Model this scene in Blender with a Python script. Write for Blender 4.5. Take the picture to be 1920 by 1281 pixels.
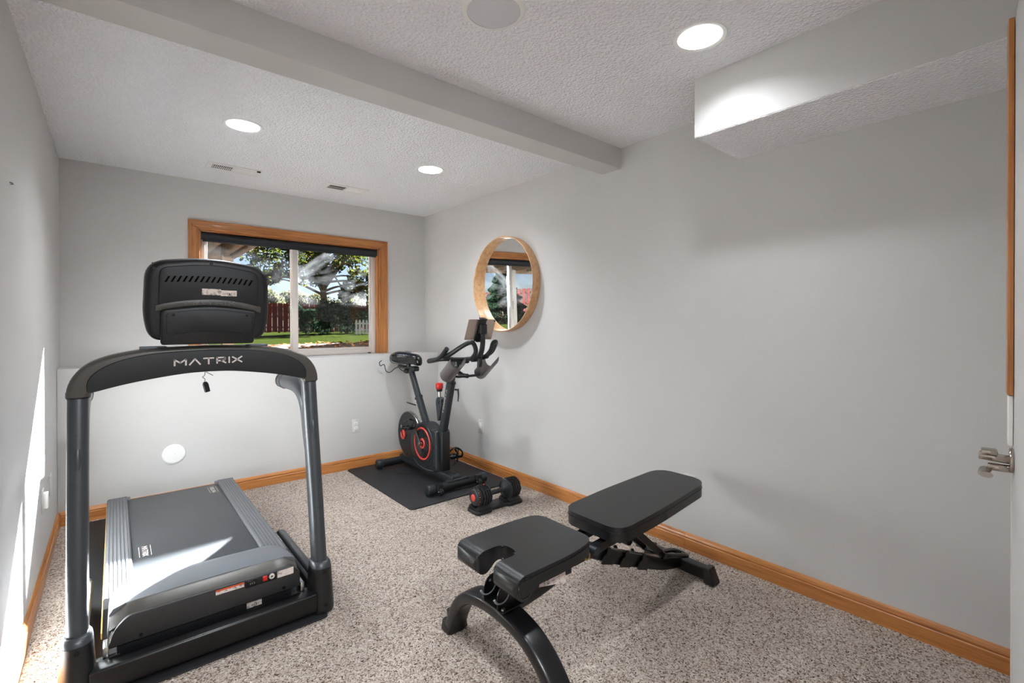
import bpy, bmesh, math, random
from mathutils import Vector, Matrix
random.seed(7)
scene = bpy.context.scene
COL = scene.collection
for o in list(bpy.data.objects):
    bpy.data.objects.remove(o)

# ------------------------------------------------------------------ camera
IMG_W, IMG_H = 1920.0, 1281.0
FPX, PX, PY, CAM_H = 893.82, 961.19, 613.65, 1.2937
YAW, PITCH, ROLL = 0.6956, -0.0052, -0.0015
F0 = Vector((math.sin(YAW), math.cos(YAW), 0))
R0 = Vector((math.cos(YAW), -math.sin(YAW), 0))
UP = Vector((0, 0, 1))
FW = F0 * math.cos(PITCH) + UP * math.sin(PITCH)
U0 = -F0 * math.sin(PITCH) + UP * math.cos(PITCH)
RT = R0 * math.cos(ROLL) + U0 * math.sin(ROLL)
UU = U0 * math.cos(ROLL) - R0 * math.sin(ROLL)
cd = bpy.data.cameras.new('camera')
cam = bpy.data.objects.new('camera', cd)
COL.objects.link(cam)
m = Matrix((RT, UU, -FW)).transposed().to_4x4()
m.translation = Vector((0, 0, CAM_H))
cam.matrix_world = m
cd.sensor_fit = 'HORIZONTAL'
cd.sensor_width = 36
cd.lens = FPX * 36 / IMG_W
cd.shift_x = -(PX - IMG_W / 2) / IMG_W
cd.shift_y = -(IMG_H / 2 - PY) / IMG_W
cd.clip_start = 0.02
cd.clip_end = 300
scene.camera = cam

# ------------------------------------------------------------------ light and exposure
EXPOSURE = 0.55
SKY_STRENGTH = 0.075
SUN_STRENGTH = 160.0
LAMP_WATTS = 10.0
HALL_FILL_WATTS = 62.0
scene.cycles.sample_clamp_indirect = 60.0
scene.cycles.max_bounces = 16
scene.cycles.diffuse_bounces = 12
scene.cycles.glossy_bounces = 6
scene.cycles.transparent_max_bounces = 16
scene.view_settings.view_transform = 'Standard'
scene.view_settings.look = 'None'
scene.view_settings.exposure = EXPOSURE
scene.view_settings.gamma = 1.0
scene.view_settings.use_curve_mapping = False
SUN_DIR = Vector((-1.0, -1.18, -0.885)).normalized()
w = bpy.data.worlds.new('world')
scene.world = w
w.use_nodes = True
nt = w.node_tree
nt.nodes.clear()
sky = nt.nodes.new('ShaderNodeTexSky')
sky.sky_type = 'NISHITA'
sky.sun_disc = False
sky.sun_elevation = math.radians(29.6)
sky.sun_rotation = math.radians(40)
sky.air_density = 1.0
sky.dust_density = 0.1
sky.ozone_density = 2.5
bg = nt.nodes.new('ShaderNodeBackground')
bg.inputs['Strength'].default_value = SKY_STRENGTH
wo = nt.nodes.new('ShaderNodeOutputWorld')
tint = nt.nodes.new('ShaderNodeMix')
tint.data_type = 'RGBA'
tint.blend_type = 'MULTIPLY'
tint.inputs[0].default_value = 1.0
tint.inputs[7].default_value = (0.95, 0.92, 1.12, 1)
nt.links.new(sky.outputs[0], tint.inputs[6])
nt.links.new(tint.outputs[2], bg.inputs[0])
nt.links.new(bg.outputs[0], wo.inputs[0])
sl = bpy.data.lights.new('sun', 'SUN')
sl.energy = SUN_STRENGTH
sl.angle = math.radians(0.6)
sl.color = (0.91, 0.955, 1.0)
so = bpy.data.objects.new('sun', sl)
COL.objects.link(so)
so.rotation_mode = 'QUATERNION'
so.rotation_quaternion = SUN_DIR.to_track_quat('-Z', 'Y')

# ------------------------------------------------------------------ room measures
XR, XL, YB, YL, YN = 2.532, -0.288, 4.488, 4.22, -0.03
HC = 2.44
LEDGE = 1.012

# ------------------------------------------------------------------ materials
MATS = {}
def srgb(r, g, b):
    f = lambda c: (c / 255 / 12.92) if c / 255 <= 0.04045 else ((c / 255 + 0.055) / 1.055) ** 2.4
    return (f(r), f(g), f(b), 1.0)
class NT:
    def __init__(s, name):
        s.m = bpy.data.materials.new(name)
        s.m.use_nodes = True
        s.t = s.m.node_tree
        s.t.nodes.clear()
        s.out = s.n('ShaderNodeOutputMaterial')
        s.b = s.n('ShaderNodeBsdfPrincipled')
        s.l(s.b.outputs[0], s.out.inputs[0])
    def n(s, typ, **kw):
        x = s.t.nodes.new(typ)
        for k, v in kw.items():
            if k in x.inputs.keys(): x.inputs[k].default_value = v
            else: setattr(x, k, v)
        return x
    def l(s, a, b): s.t.links.new(a, b)
    def coords(s, scale=(1, 1, 1)):
        tc = s.n('ShaderNodeTexCoord')
        mp = s.n('ShaderNodeMapping')
        mp.inputs['Scale'].default_value = scale
        s.l(tc.outputs['Object'], mp.inputs[0])
        return mp.outputs[0]
    def ramp(s, fac, stops, interp='LINEAR'):
        r = s.n('ShaderNodeValToRGB')
        r.color_ramp.interpolation = interp
        e = r.color_ramp.elements
        while len(e) < len(stops): e.new(0.5)
        for i, (p, c) in enumerate(stops):
            e[i].position = p
            e[i].color = c
        s.l(fac, r.inputs[0])
        return r.outputs[0]
    def bump(s, h, strength, dist=0.01):
        b = s.n('ShaderNodeBump')
        b.inputs['Strength'].default_value = strength
        b.inputs['Distance'].default_value = dist
        s.l(h, b.inputs['Height'])
        s.l(b.outputs[0], s.b.inputs['Normal'])
    def set(s, **kw):
        for k, v in kw.items(): s.b.inputs[k.replace('_', ' ')].default_value = v
        return s
def mat_plain(name, col, rough=0.5, metal=0.0, noise=0.06, nscale=40, bump=0.0, spec=0.5, coat=0.0):
    k = NT(name)
    k.set(Roughness=rough, Metallic=metal)
    k.b.inputs['Specular IOR Level'].default_value = spec
    k.b.inputs['Coat Weight'].default_value = coat
    no = k.n('ShaderNodeTexNoise', Scale=float(nscale), Detail=4.0)
    k.l(k.coords(), no.inputs['Vector'])
    lo = tuple(c * (1 - noise) for c in col[:3]) + (1,)
    hi = tuple(min(1, c * (1 + noise)) for c in col[:3]) + (1,)
    k.l(k.ramp(no.outputs[0], [(0.3, lo), (0.7, hi)]), k.b.inputs['Base Color'])
    if bump: k.bump(no.outputs[0], bump, 0.002)
    MATS[name] = k.m
    return k.m
def mat_oak(name, axis, dark=(118, 66, 26), mid=(176, 112, 56), light=(196, 135, 76)):
    k = NT(name)
    k.set(Roughness=0.34)
    k.b.inputs['Coat Weight'].default_value = 0.25
    sc = [38, 38, 38]
    sc['xyz'.index(axis)] = 1.6
    v = k.coords(tuple(sc))
    no = k.n('ShaderNodeTexNoise', Scale=1.0, Detail=6.0, Roughness=0.6, Distortion=0.4)
    k.l(v, no.inputs['Vector'])
    sc2 = [240, 240, 240]
    sc2['xyz'.index(axis)] = 9
    n2 = k.n('ShaderNodeTexNoise', Scale=1.0, Detail=2.0)
    k.l(k.coords(tuple(sc2)), n2.inputs['Vector'])
    mx = k.n('ShaderNodeMix', data_type='FLOAT')
    mx.inputs[0].default_value = 0.35
    k.l(no.outputs[0], mx.inputs[2])
    k.l(n2.outputs[0], mx.inputs[3])
    k.l(k.ramp(mx.outputs[0], [(0.32, srgb(*dark)), (0.47, srgb(*mid)), (0.66, srgb(*light))]), k.b.inputs['Base Color'])
    k.bump(mx.outputs[0], 0.12, 0.002)
    MATS[name] = k.m
    return k.m

M_WALL = mat_plain('wall_paint', srgb(199, 197, 195), 0.75, noise=0.012, nscale=3, bump=0.0)
M_WALLTRIM = mat_plain('light_paint', srgb(206, 204, 200), 0.5, noise=0.01)
def mk_ceiling():
    k = NT('stipple_ceiling')
    k.set(Roughness=0.9)
    v = k.coords()
    no = k.n('ShaderNodeTexNoise', Scale=95.0, Detail=3.0, Roughness=0.62, Distortion=0.6)
    k.l(v, no.inputs['Vector'])
    vo = k.n('ShaderNodeTexVoronoi', Scale=75.0)
    k.l(v, vo.inputs['Vector'])
    ad = k.n('ShaderNodeMath', operation='SUBTRACT')
    k.l(no.outputs[0], ad.inputs[0])
    k.l(vo.outputs['Distance'], ad.inputs[1])
    k.l(k.ramp(ad.outputs[0], [(0.0, srgb(240, 240, 242)), (0.5, srgb(248, 248, 250))]), k.b.inputs['Base Color'])
    k.bump(ad.outputs[0], 0.75, 0.012)
    return k.m
M_CEIL = mk_ceiling()
def mk_carpet():
    k = NT('frieze_carpet')
    k.set(Roughness=1.0)
    k.b.inputs['Specular IOR Level'].default_value = 0.05
    v = k.coords()
    wn = k.n('ShaderNodeTexNoise', Scale=60.0, Detail=2.0)
    k.l(v, wn.inputs['Vector'])
    mix = k.n('ShaderNodeMix', data_type='RGBA')
    mix.inputs[0].default_value = 0.02
    k.l(v, mix.inputs[6])
    k.l(wn.outputs['Color'], mix.inputs[7])
    vo = k.n('ShaderNodeTexVoronoi', Scale=200.0)
    k.l(mix.outputs[2], vo.inputs['Vector'])
    sep = k.n('ShaderNodeSeparateColor')
    k.l(vo.outputs['Color'], sep.inputs[0])
    c1 = k.ramp(sep.outputs[0], [(0.0, srgb(92, 76, 66)), (0.2, srgb(170, 150, 134)), (0.5, srgb(220, 204, 192)), (0.8, srgb(240, 230, 220)), (1.0, srgb(196, 176, 160))])
    big = k.n('ShaderNodeTexNoise', Scale=2.2, Detail=3.0)
    k.l(v, big.inputs['Vector'])
    shade = k.ramp(big.outputs[0], [(0.35, (0.90, 0.89, 0.88, 1)), (0.65, (1, 1, 1, 1))])
    mm = k.n('ShaderNodeMix', data_type='RGBA', blend_type='MULTIPLY')
    mm.inputs[0].default_value = 1.0
    k.l(c1, mm.inputs[6]); k.l(shade, mm.inputs[7])
    k.l(mm.outputs[2], k.b.inputs['Base Color'])
    k.bump(vo.outputs['Distance'], 0.9, 0.012)
    k.t.nodes['Bump'].invert = True
    return k.m
M_CARPET = mk_carpet()
M_OAKX, M_OAKY, M_OAKZ = mat_oak('oak_x', 'x'), mat_oak('oak_y', 'y'), mat_oak('oak_z', 'z')
M_BENT = mat_oak('bent_ash_veneer', 'y', (170, 120, 74), (204, 156, 108), (220, 180, 136))
M_WHITE = mat_plain('white_plastic', srgb(232, 231, 228), 0.4, noise=0.01)
M_VINYL = mat_plain('vinyl_frame', srgb(214, 206, 200), 0.45, noise=0.015)
M_GREY = mat_plain('wallplate_grey', srgb(205, 203, 200), 0.45, noise=0.01)
M_BLACK = mat_plain('black_plastic', srgb(17, 18, 20), 0.42, noise=0.1, nscale=200)
M_BLACKGLOSS = mat_plain('black_gloss', srgb(14, 14, 15), 0.16, noise=0.05)
M_SATIN = mat_plain('black_satin_metal', srgb(15, 15, 16), 0.3, metal=0.1, noise=0.08, nscale=60)
M_PANEL = mat_plain('black_panel', srgb(19, 20, 23), 0.5, noise=0.06, nscale=150)
M_HOOD = mat_plain('silver_grey_plastic', srgb(100, 103, 109), 0.42, metal=0.15, noise=0.05, nscale=120)
M_HOODFRONT = mat_plain('dark_hood_front', srgb(42, 41, 41), 0.45, noise=0.06, nscale=120)
M_BROW = mat_plain('graphite_plastic', srgb(74, 70, 65), 0.36, metal=0.1, noise=0.05, nscale=90)
M_UPRIGHT = mat_plain('graphite_tube', srgb(66, 69, 73), 0.34, metal=0.3, noise=0.05, nscale=60)
M_RAIL = mat_plain('foot_rail_grey', srgb(92, 93, 96), 0.55, noise=0.05, nscale=60)
M_BELT = mat_plain('running_belt', srgb(48, 50, 53), 0.40, noise=0.08, nscale=300, bump=0.05)
M_RUBBER = mat_plain('rubber_mat', srgb(28, 28, 31), 0.6, noise=0.12, nscale=9, bump=0.1)
M_VINYLPAD = mat_plain('black_vinyl_upholstery', srgb(21, 21, 22), 0.33, noise=0.1, nscale=420, bump=0.16)
M_RED = mat_plain('red_plastic', srgb(196, 32, 32), 0.35, noise=0.05)
M_REDR = mat_plain('red_ring', srgb(214, 70, 58), 0.4, noise=0.05)
M_BIKE = mat_plain('bike_graphite', srgb(38, 43, 47), 0.36, metal=0.15, noise=0.07, nscale=60)
M_BIKED = mat_plain('bike_black', srgb(19, 21, 23), 0.42, noise=0.07, nscale=80)
M_STEEL = mat_plain('brushed_steel', srgb(190, 188, 184), 0.25, metal=1.0, noise=0.04, nscale=80)
M_NICKEL = mat_plain('satin_nickel', srgb(176, 166, 156), 0.18, metal=1.0, noise=0.03, nscale=30)
M_TRAY = mat_plain('smoke_plastic', srgb(104, 98, 98), 0.3, noise=0.04, nscale=20)
M_TABLET = mat_plain('tablet_gold_back', srgb(176, 160, 148), 0.32, metal=0.4, noise=0.02)
M_LOGO = mat_plain('logo_silver', srgb(214, 203, 196), 0.4, noise=0.02)
M_BRASS = mat_plain('brass_ring', srgb(176, 150, 90), 0.3, metal=0.8)
M_SHADE = mat_plain('navy_shade_fabric', srgb(27, 31, 39), 0.7, noise=0.15, nscale=300)
M_GRAYSAD = mat_plain('saddle_grey', srgb(120, 124, 128), 0.4)
M_ORANGE = mat_plain('orange_print', srgb(206, 84, 40), 0.5)
M_YEL = mat_plain('yellow_edge', srgb(206, 160, 84), 0.5)
M_SPK = mat_plain('speaker_mesh', srgb(206, 206, 209), 0.7, noise=0.05, nscale=500)
M_DARKGAP = mat_plain('vent_dark', srgb(34, 38, 40), 0.8)
M_SLOT = mat_plain('slot_black', srgb(4, 4, 5), 0.9, spec=0.1)
def mk_label():
    k = NT('printed_label')
    k.set(Roughness=0.5)
    v = k.coords((1, 1, 1))
    wv = k.n('ShaderNodeTexNoise', Scale=1.0, Detail=1.0)
    k.l(k.coords((90, 90, 520)), wv.inputs['Vector'])
    no = k.n('ShaderNodeTexNoise', Scale=55.0, Detail=1.0)
    k.l(v, no.inputs['Vector'])
    a = k.n('ShaderNodeMath', operation='MULTIPLY')
    k.l(wv.outputs[0], a.inputs[0]); k.l(no.outputs[0], a.inputs[1])
    k.l(k.ramp(a.outputs[0], [(0.28, srgb(222, 208, 200)), (0.36, srgb(120, 112, 110))]), k.b.inputs['Base Color'])
    return k.m
M_LABEL = mk_label()
def mk_barcode():
    k = NT('barcode_print')
    k.set(Roughness=0.5)
    no = k.n('ShaderNodeTexNoise', Scale=1.0, Detail=0.0)
    k.l(k.coords((620, 620, 1)), no.inputs['Vector'])
    k.l(k.ramp(no.outputs[0], [(0.49, srgb(30, 28, 28)), (0.5, srgb(226, 214, 206))], 'CONSTANT'), k.b.inputs['Base Color'])
    return k.m
M_BARCODE = mk_barcode()
def mk_glass(name, dirt):
    k = NT(name)
    k.t.nodes.remove(k.b)
    tr = k.n('ShaderNodeBsdfTransparent')
    tr.inputs[0].default_value = (0.97, 0.985, 0.98, 1)
    gl = k.n('ShaderNodeBsdfGlossy')
    gl.inputs['Roughness'].default_value = 0.0
    lw = k.n('ShaderNodeLayerWeight')
    pw = k.n('ShaderNodeMath', operation='POWER')
    pw.inputs[1].default_value = 5.0
    k.l(lw.outputs['Facing'], pw.inputs[0])
    fr = k.n('ShaderNodeMath', operation='MULTIPLY_ADD')
    fr.inputs[1].default_value = 0.9
    fr.inputs[2].default_value = 0.03
    k.l(pw.outputs[0], fr.inputs[0])
    m1 = k.n('ShaderNodeMixShader')
    k.l(fr.outputs[0], m1.inputs[0]); k.l(tr.outputs[0], m1.inputs[1]); k.l(gl.outputs[0], m1.inputs[2])
    # dried wiping smears: a thin scattering film
    v = k.coords((2.2, 1, 3.4))
    no = k.n('ShaderNodeTexNoise', Scale=1.1, Detail=4.0, Roughness=0.55, Distortion=0.7)
    k.l(v, no.inputs['Vector'])
    rm = k.ramp(no.outputs[0], [(0.46, (0, 0, 0, 1)), (0.75, (dirt, dirt, dirt, 1))])
    tl = k.n('ShaderNodeBsdfTranslucent')
    tl.inputs[0].default_value = (0.95, 0.95, 0.97, 1)
    m2 = k.n('ShaderNodeMixShader')
    k.l(rm, m2.inputs[0]); k.l(m1.outputs[0], m2.inputs[1]); k.l(tl.outputs[0], m2.inputs[2])
    k.l(m2.outputs[0], k.out.inputs[0])
    return k.m
M_GLASS = mk_glass('window_glass', 0.004)
M_GLASSD = mk_glass('smeared_window_glass', 0.012)
def mk_mirror():
    k = NT('mirror_silver')
    k.set(Metallic=1.0, Roughness=0.0)
    k.b.inputs['Base Color'].default_value = (0.93, 0.94, 0.93, 1)
    return k.m
M_MIRROR = mk_mirror()
def mk_emit(name, col, st):
    k = NT(name)
    k.t.nodes.remove(k.b)
    e = k.n('ShaderNodeEmission')
    e.inputs[0].default_value = col
    e.inputs[1].default_value = st
    k.l(e.outputs[0], k.out.inputs[0])
    return k.m
M_LED = mk_emit('led_diffuser', (1, 0.965, 0.91, 1), 7.0)
def mk_leaf(name, c1, c2, c3, trans=0.45):
    k = NT(name)
    k.t.nodes.remove(k.b)
    oi = k.n('ShaderNodeTexNoise', Scale=2.3, Detail=5.0)
    k.l(k.coords(), oi.inputs['Vector'])
    c = k.ramp(oi.outputs[0], [(0.32, srgb(*c1)), (0.5, srgb(*c2)), (0.68, srgb(*c3))])
    d = k.n('ShaderNodeBsdfDiffuse'); t = k.n('ShaderNodeBsdfTranslucent'); mx = k.n('ShaderNodeMixShader')
    k.l(c, d.inputs[0]); k.l(c, t.inputs[0])
    mx.inputs[0].default_value = trans
    k.l(d.outputs[0], mx.inputs[1]); k.l(t.outputs[0], mx.inputs[2])
    k.l(mx.outputs[0], k.out.inputs[0])
    return k.m
M_LEAFY = mk_leaf('autumn_leaves', (18, 25, 10), (38, 45, 13), (78, 70, 18))
M_LEAFG = mk_leaf('green_leaves', (18, 28, 12), (36, 50, 18), (70, 74, 26))
M_NEEDLE = mk_leaf('spruce_needles', (14, 23, 16), (24, 37, 25), (36, 50, 33), 0.25)
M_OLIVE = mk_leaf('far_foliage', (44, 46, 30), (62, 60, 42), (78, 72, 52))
M_BARK = mat_plain('bark', srgb(74, 64, 56), 0.9, noise=0.35, nscale=14, bump=0.4, spec=0.0)
M_FENCE = mat_plain('red_stained_cedar', srgb(84, 28, 27), 0.8, noise=0.25, nscale=5, spec=0.0)
M_FENCE_DIMMED = mat_plain('red_cedar_darkened_for_sun', srgb(40, 19, 17), 0.85, noise=0.25, nscale=5, spec=0.0)  # same red cedar, colour darkened against the strong sun on this side
M_PICKET = mat_plain('white_picket', srgb(130, 130, 132), 0.7, spec=0.0)
M_DECK = mat_plain('weathered_deck_wood', srgb(112, 96, 82), 0.85, noise=0.25, nscale=8, spec=0.0)
M_GRASS = mat_plain('lawn_grass', srgb(20, 24, 6), 0.95, noise=0.35, nscale=5, spec=0.0)
M_MULCH = mat_plain('mulch_soil', srgb(58, 50, 48), 0.95, noise=0.4, nscale=16, spec=0.0)
M_LITTER = mk_leaf('fallen_leaves', (66, 38, 20), (100, 62, 36), (118, 90, 60), 0.2)
M_SIDING = mat_plain('tan_siding', srgb(150, 142, 130), 0.8, spec=0.0)

# ------------------------------------------------------------------ mesh helpers
def V(*a): return Vector(a)
class B:
    """collects shapes into one mesh; everything in world metres"""
    def __init__(s): s.v = []; s.f = []
    def add(s, verts, faces):
        o = len(s.v)
        s.v.extend([Vector(p) for p in verts])
        s.f.extend([tuple(i + o for i in fc) for fc in faces])
        return s
    def addbm(s, bm, mat=None):
        bm.verts.ensure_lookup_table()
        bm.verts.index_update()
        vs = [(mat @ v.co) if mat else v.co.copy() for v in bm.verts]
        s.add(vs, [[v.index for v in f.verts] for f in bm.faces])
        bm.free()
        return s
    def box(s, lo, hi, bevel=0.0, seg=2, rot=None, piv=None):
        bm = bmesh.new()
        bmesh.ops.create_cube(bm, size=1)
        c = (Vector(lo) + Vector(hi)) / 2
        d = Vector(hi) - Vector(lo)
        for v in bm.verts: v.co = Vector((v.co.x * d.x, v.co.y * d.y, v.co.z * d.z))
        if bevel: bmesh.ops.bevel(bm, geom=bm.edges[:], offset=min(bevel, 0.49 * min(map(abs, d))), segments=seg, affect='EDGES', profile=0.5)
        M = Matrix.Translation(c)
        if rot is not None:
            p = Vector(piv) if piv is not None else c
            M = Matrix.Translation(p) @ rot.to_4x4() @ Matrix.Translation(c - p)
        return s.addbm(bm, M)
    def prism(s, poly, axis, a, b, bevel=0.0, seg=3):
        """poly: 2d outline in the plane normal to axis (x: (y,z), y: (x,z), z: (x,y)), from a to b along axis"""
        def mk(p, t):
            return {'x': (t, p[0], p[1]), 'y': (p[0], t, p[1]), 'z': (p[0], p[1], t)}[axis]
        P = [Vector((p[0], p[1])) for p in poly]
        P = [p for i, p in enumerate(P) if (p - P[i - 1]).length > 1e-6]
        n = len(P)
        area = sum(P[i].x * P[(i + 1) % n].y - P[(i + 1) % n].x * P[i].y for i in range(n))
        sg = 1 if area > 0 else -1
        N = []
        for i in range(n):
            d0 = (P[i] - P[i - 1]).normalized(); d1 = (P[(i + 1) % n] - P[i]).normalized()
            n0, n1 = Vector((-d0.y, d0.x)) * sg, Vector((-d1.y, d1.x)) * sg
            v = n0 + n1
            N.append(v / max(0.35, v.length_squared) * 2 if v.length > 1e-6 else n0)
        if a > b: a, b = b, a
        steps = []
        if bevel:
            bevel = min(bevel, (b - a) * .49)
            for k in range(seg + 1):
                t = math.pi / 2 * k / seg
                steps.append((bevel * (1 - math.sin(t)), a + bevel * (1 - math.cos(t))))
            steps += [(d, b - (t - a)) for d, t in reversed(steps)]
        else:
            steps = [(0, a), (0, b)]
        rings = [[Vector(mk(P[i] + N[i] * d, t)) for i in range(n)] for d, t in steps]
        return s.loft(rings)
    def loft(s, rings, cap0=True, cap1=True, closed=False):
        n = len(rings[0])
        vs = [p for r in rings for p in r]
        fs = []
        R = len(rings)
        for i in range(R if closed else R - 1):
            k = (i + 1) % R
            for j in range(n):
                q = (j + 1) % n
                fs.append((i * n + j, i * n + q, k * n + q, k * n + j))
        if not closed:
            if cap0: fs.append(tuple(range(n - 1, -1, -1)))
            if cap1: fs.append(tuple((R - 1) * n + j for j in range(n)))
        return s.add(vs, fs)
    def tube(s, pts, r, seg=12, rb=None, up=None, cap=True, closed=False, power=2.0):
        """swept tube; r radius (or list) across, rb second radius; up = preferred 'second' direction"""
        pts = [Vector(p) for p in pts]
        n = len(pts)
        ra = r if isinstance(r, (list, tuple)) else [r] * n
        rbb = ra if rb is None else (rb if isinstance(rb, (list, tuple)) else [rb] * n)
        T = []
        for i in range(n):
            a = pts[i - 1] if (i > 0 or closed) else pts[i]
            b = pts[(i + 1) % n] if (i < n - 1 or closed) else pts[i]
            T.append((b - a).normalized())
        u = Vector(up) if up is not None else (V(0, 0, 1) if abs(T[0].z) < 0.9 else V(0, 1, 0))
        u = (u - T[0] * u.dot(T[0])).normalized()
        rings = []
        for i in range(n):
            u = (u - T[i] * u.dot(T[i]))
            u.normalize()
            w_ = T[i].cross(u)
            ring = []
            for k in range(seg):
                a = 2 * math.pi * k / seg
                ca, sa = math.cos(a), math.sin(a)
                if power != 2.0:
                    ca = math.copysign(abs(ca) ** (2 / power), ca); sa = math.copysign(abs(sa) ** (2 / power), sa)
                ring.append(pts[i] + w_ * ca * ra[i] + u * sa * rbb[i])
            rings.append(ring)
        return s.loft(rings, cap, cap, closed)
    def cyl(s, p0, p1, r0, r1=None, seg=20, bevel=0.0):
        p0, p1 = Vector(p0), Vector(p1)
        r1 = r0 if r1 is None else r1
        if bevel:
            d = (p1 - p0).normalized()
            return s.tube([p0, p0 + d * bevel * 0.3, p0 + d * bevel, p1 - d * bevel, p1 - d * bevel * 0.3, p1],
                          [r0 - bevel, r0 - bevel * 0.3, r0, r1, r1 - bevel * 0.3, r1 - bevel], seg)
        return s.tube([p0, p1], [r0, r1], seg)
    def lathe(s, prof, org, axis, seg=40, closed=True):
        """prof: (radius, height) pairs; axis unit vector"""
        org, axis = Vector(org), Vector(axis).normalized()
        u = axis.orthogonal().normalized()
        w_ = axis.cross(u)
        rings = [[org + axis * h + (u * math.cos(2 * math.pi * k / seg) + w_ * math.sin(2 * math.pi * k / seg)) * r for k in range(seg)] for r, h in prof]
        return s.loft(rings, closed, closed)
    def ring(s, prof, org, axis, seg=48):
        """closed profile swept round: torus-like"""
        org, axis = Vector(org), Vector(axis).normalized()
        u = axis.orthogonal().normalized()
        w_ = axis.cross(u)
        rings = []
        for k in range(seg):
            a = 2 * math.pi * k / seg
            d = u * math.cos(a) + w_ * math.sin(a)
            rings.append([org + axis * h + d * r for r, h in prof])
        return s.loft(rings, closed=True)
    def sphere(s, c, r, seg=14):
        bm = bmesh.new()
        bmesh.ops.create_uvsphere(bm, u_segments=seg, v_segments=seg // 2 + 1, radius=1)
        rr = r if isinstance(r, (tuple, list)) else (r, r, r)
        return s.addbm(bm, Matrix.Translation(Vector(c)) @ Matrix.Diagonal((*rr, 1)))
    def sheet(s, grid, thick):
        """grid rows of points -> solid sheet, thickness along row-cross-column normal"""
        R, Cn = len(grid), len(grid[0])
        P = [[Vector(p) for p in row] for row in grid]
        top, bot = [], []
        for i in range(R):
            for j in range(Cn):
                du = P[min(i + 1, R - 1)][j] - P[max(i - 1, 0)][j]
                dv = P[i][min(j + 1, Cn - 1)] - P[i][max(j - 1, 0)]
                nn = du.cross(dv).normalized()
                top.append(P[i][j]); bot.append(P[i][j] - nn * thick)
        N = R * Cn
        fs = []
        for i in range(R - 1):
            for j in range(Cn - 1):
                a, b, c, d = i * Cn + j, i * Cn + j + 1, (i + 1) * Cn + j + 1, (i + 1) * Cn + j
                fs.append((a, d, c, b)); fs.append((N + a, N + b, N + c, N + d))
        edge = [(0, j) for j in range(Cn)] + [(i, Cn - 1) for i in range(1, R)] + [(R - 1, j) for j in range(Cn - 2, -1, -1)] + [(i, 0) for i in range(R - 2, 0, -1)]
        idx = [i * Cn + j for i, j in edge]
        for k in range(len(idx)):
            a, b = idx[k], idx[(k + 1) % len(idx)]
            fs.append((a, b, N + b, N + a))
        return s.add(top + bot, fs)
    def obj(s, name, mat, parent=None, smooth=35, fix=True):
        org = wloc(parent)
        me = bpy.data.meshes.new(name)
        me.from_pydata([tuple(p - org) for p in s.v], [], s.f)
        if fix:
            bm = bmesh.new(); bm.from_mesh(me)
            bmesh.ops.recalc_face_normals(bm, faces=bm.faces[:])
            bm.to_mesh(me); bm.free()
        if smooth:
            me.shade_smooth()
            me.set_sharp_from_angle(angle=math.radians(smooth))
        me.materials.append(mat)
        o = bpy.data.objects.new(name, me)
        COL.objects.link(o)
        if parent is not None: o.parent = parent
        return o
LOC = {}
def wloc(o):
    p = V(0, 0, 0)
    while o is not None:
        p = p + Vector(o.location)
        o = o.parent
    return p
def tag(o, label, cat=None, group=None):
    o['label'] = label
    if cat: o['category'] = cat
    if group: o['group'] = group
    return o
def thing(name, loc, label, cat, group=None):
    o = bpy.data.objects.new(name, None)
    o.empty_display_size = 0.1
    COL.objects.link(o)
    o.location = loc
    return tag(o, label, cat, group)
def struct(o, label=None):
    o['kind'] = 'structure'
    if label: o['label'] = label
    return o
def arc2(cx, cy, r, a0, a1, n):
    return [(cx + r * math.cos(math.radians(a0 + (a1 - a0) * i / n)), cy + r * math.sin(math.radians(a0 + (a1 - a0) * i / n))) for i in range(n + 1)]
def rrect(x0, y0, x1, y1, r, n=6):
    return arc2(x1 - r, y1 - r, r, 0, 90, n) + arc2(x0 + r, y1 - r, r, 90, 180, n) + arc2(x0 + r, y0 + r, r, 180, 270, n) + arc2(x1 - r, y0 + r, r, 270, 360, n)
def roundpoly(pts, r, n=5):
    """round the corners of a 2d polygon; r one value or list"""
    out = []
    N = len(pts)
    for i in range(N):
        p, a, b = Vector(pts[i]), Vector(pts[i - 1]), Vector(pts[(i + 1) % N])
        rr = r[i] if isinstance(r, (list, tuple)) else r
        d0, d1 = (a - p), (b - p)
        L = min(rr, d0.length * 0.48, d1.length * 0.48)
        if L < 1e-5:
            out.append(tuple(p)); continue
        q0, q1 = p + d0.normalized() * L, p + d1.normalized() * L
        for k in range(n + 1):
            t = k / n
            out.append(tuple(q0 * (1 - t) ** 2 + p * 2 * t * (1 - t) + q1 * t * t))
    return out
def bez(ps, n=10):
    """Catmull-Rom through 3d points"""
    P = [Vector(p) for p in ps]
    P = [P[0] * 2 - P[1]] + P + [P[-1] * 2 - P[-2]]
    out = []
    for i in range(1, len(P) - 2):
        for k in range(n):
            t = k / n
            a, b, c, d = P[i - 1], P[i], P[i + 1], P[i + 2]
            out.append(0.5 * ((2 * b) + (c - a) * t + (2 * a - 5 * b + 4 * c - d) * t * t + (3 * b - a - 3 * c + d) * t ** 3))
    out.append(P[-2])
    return out
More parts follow.
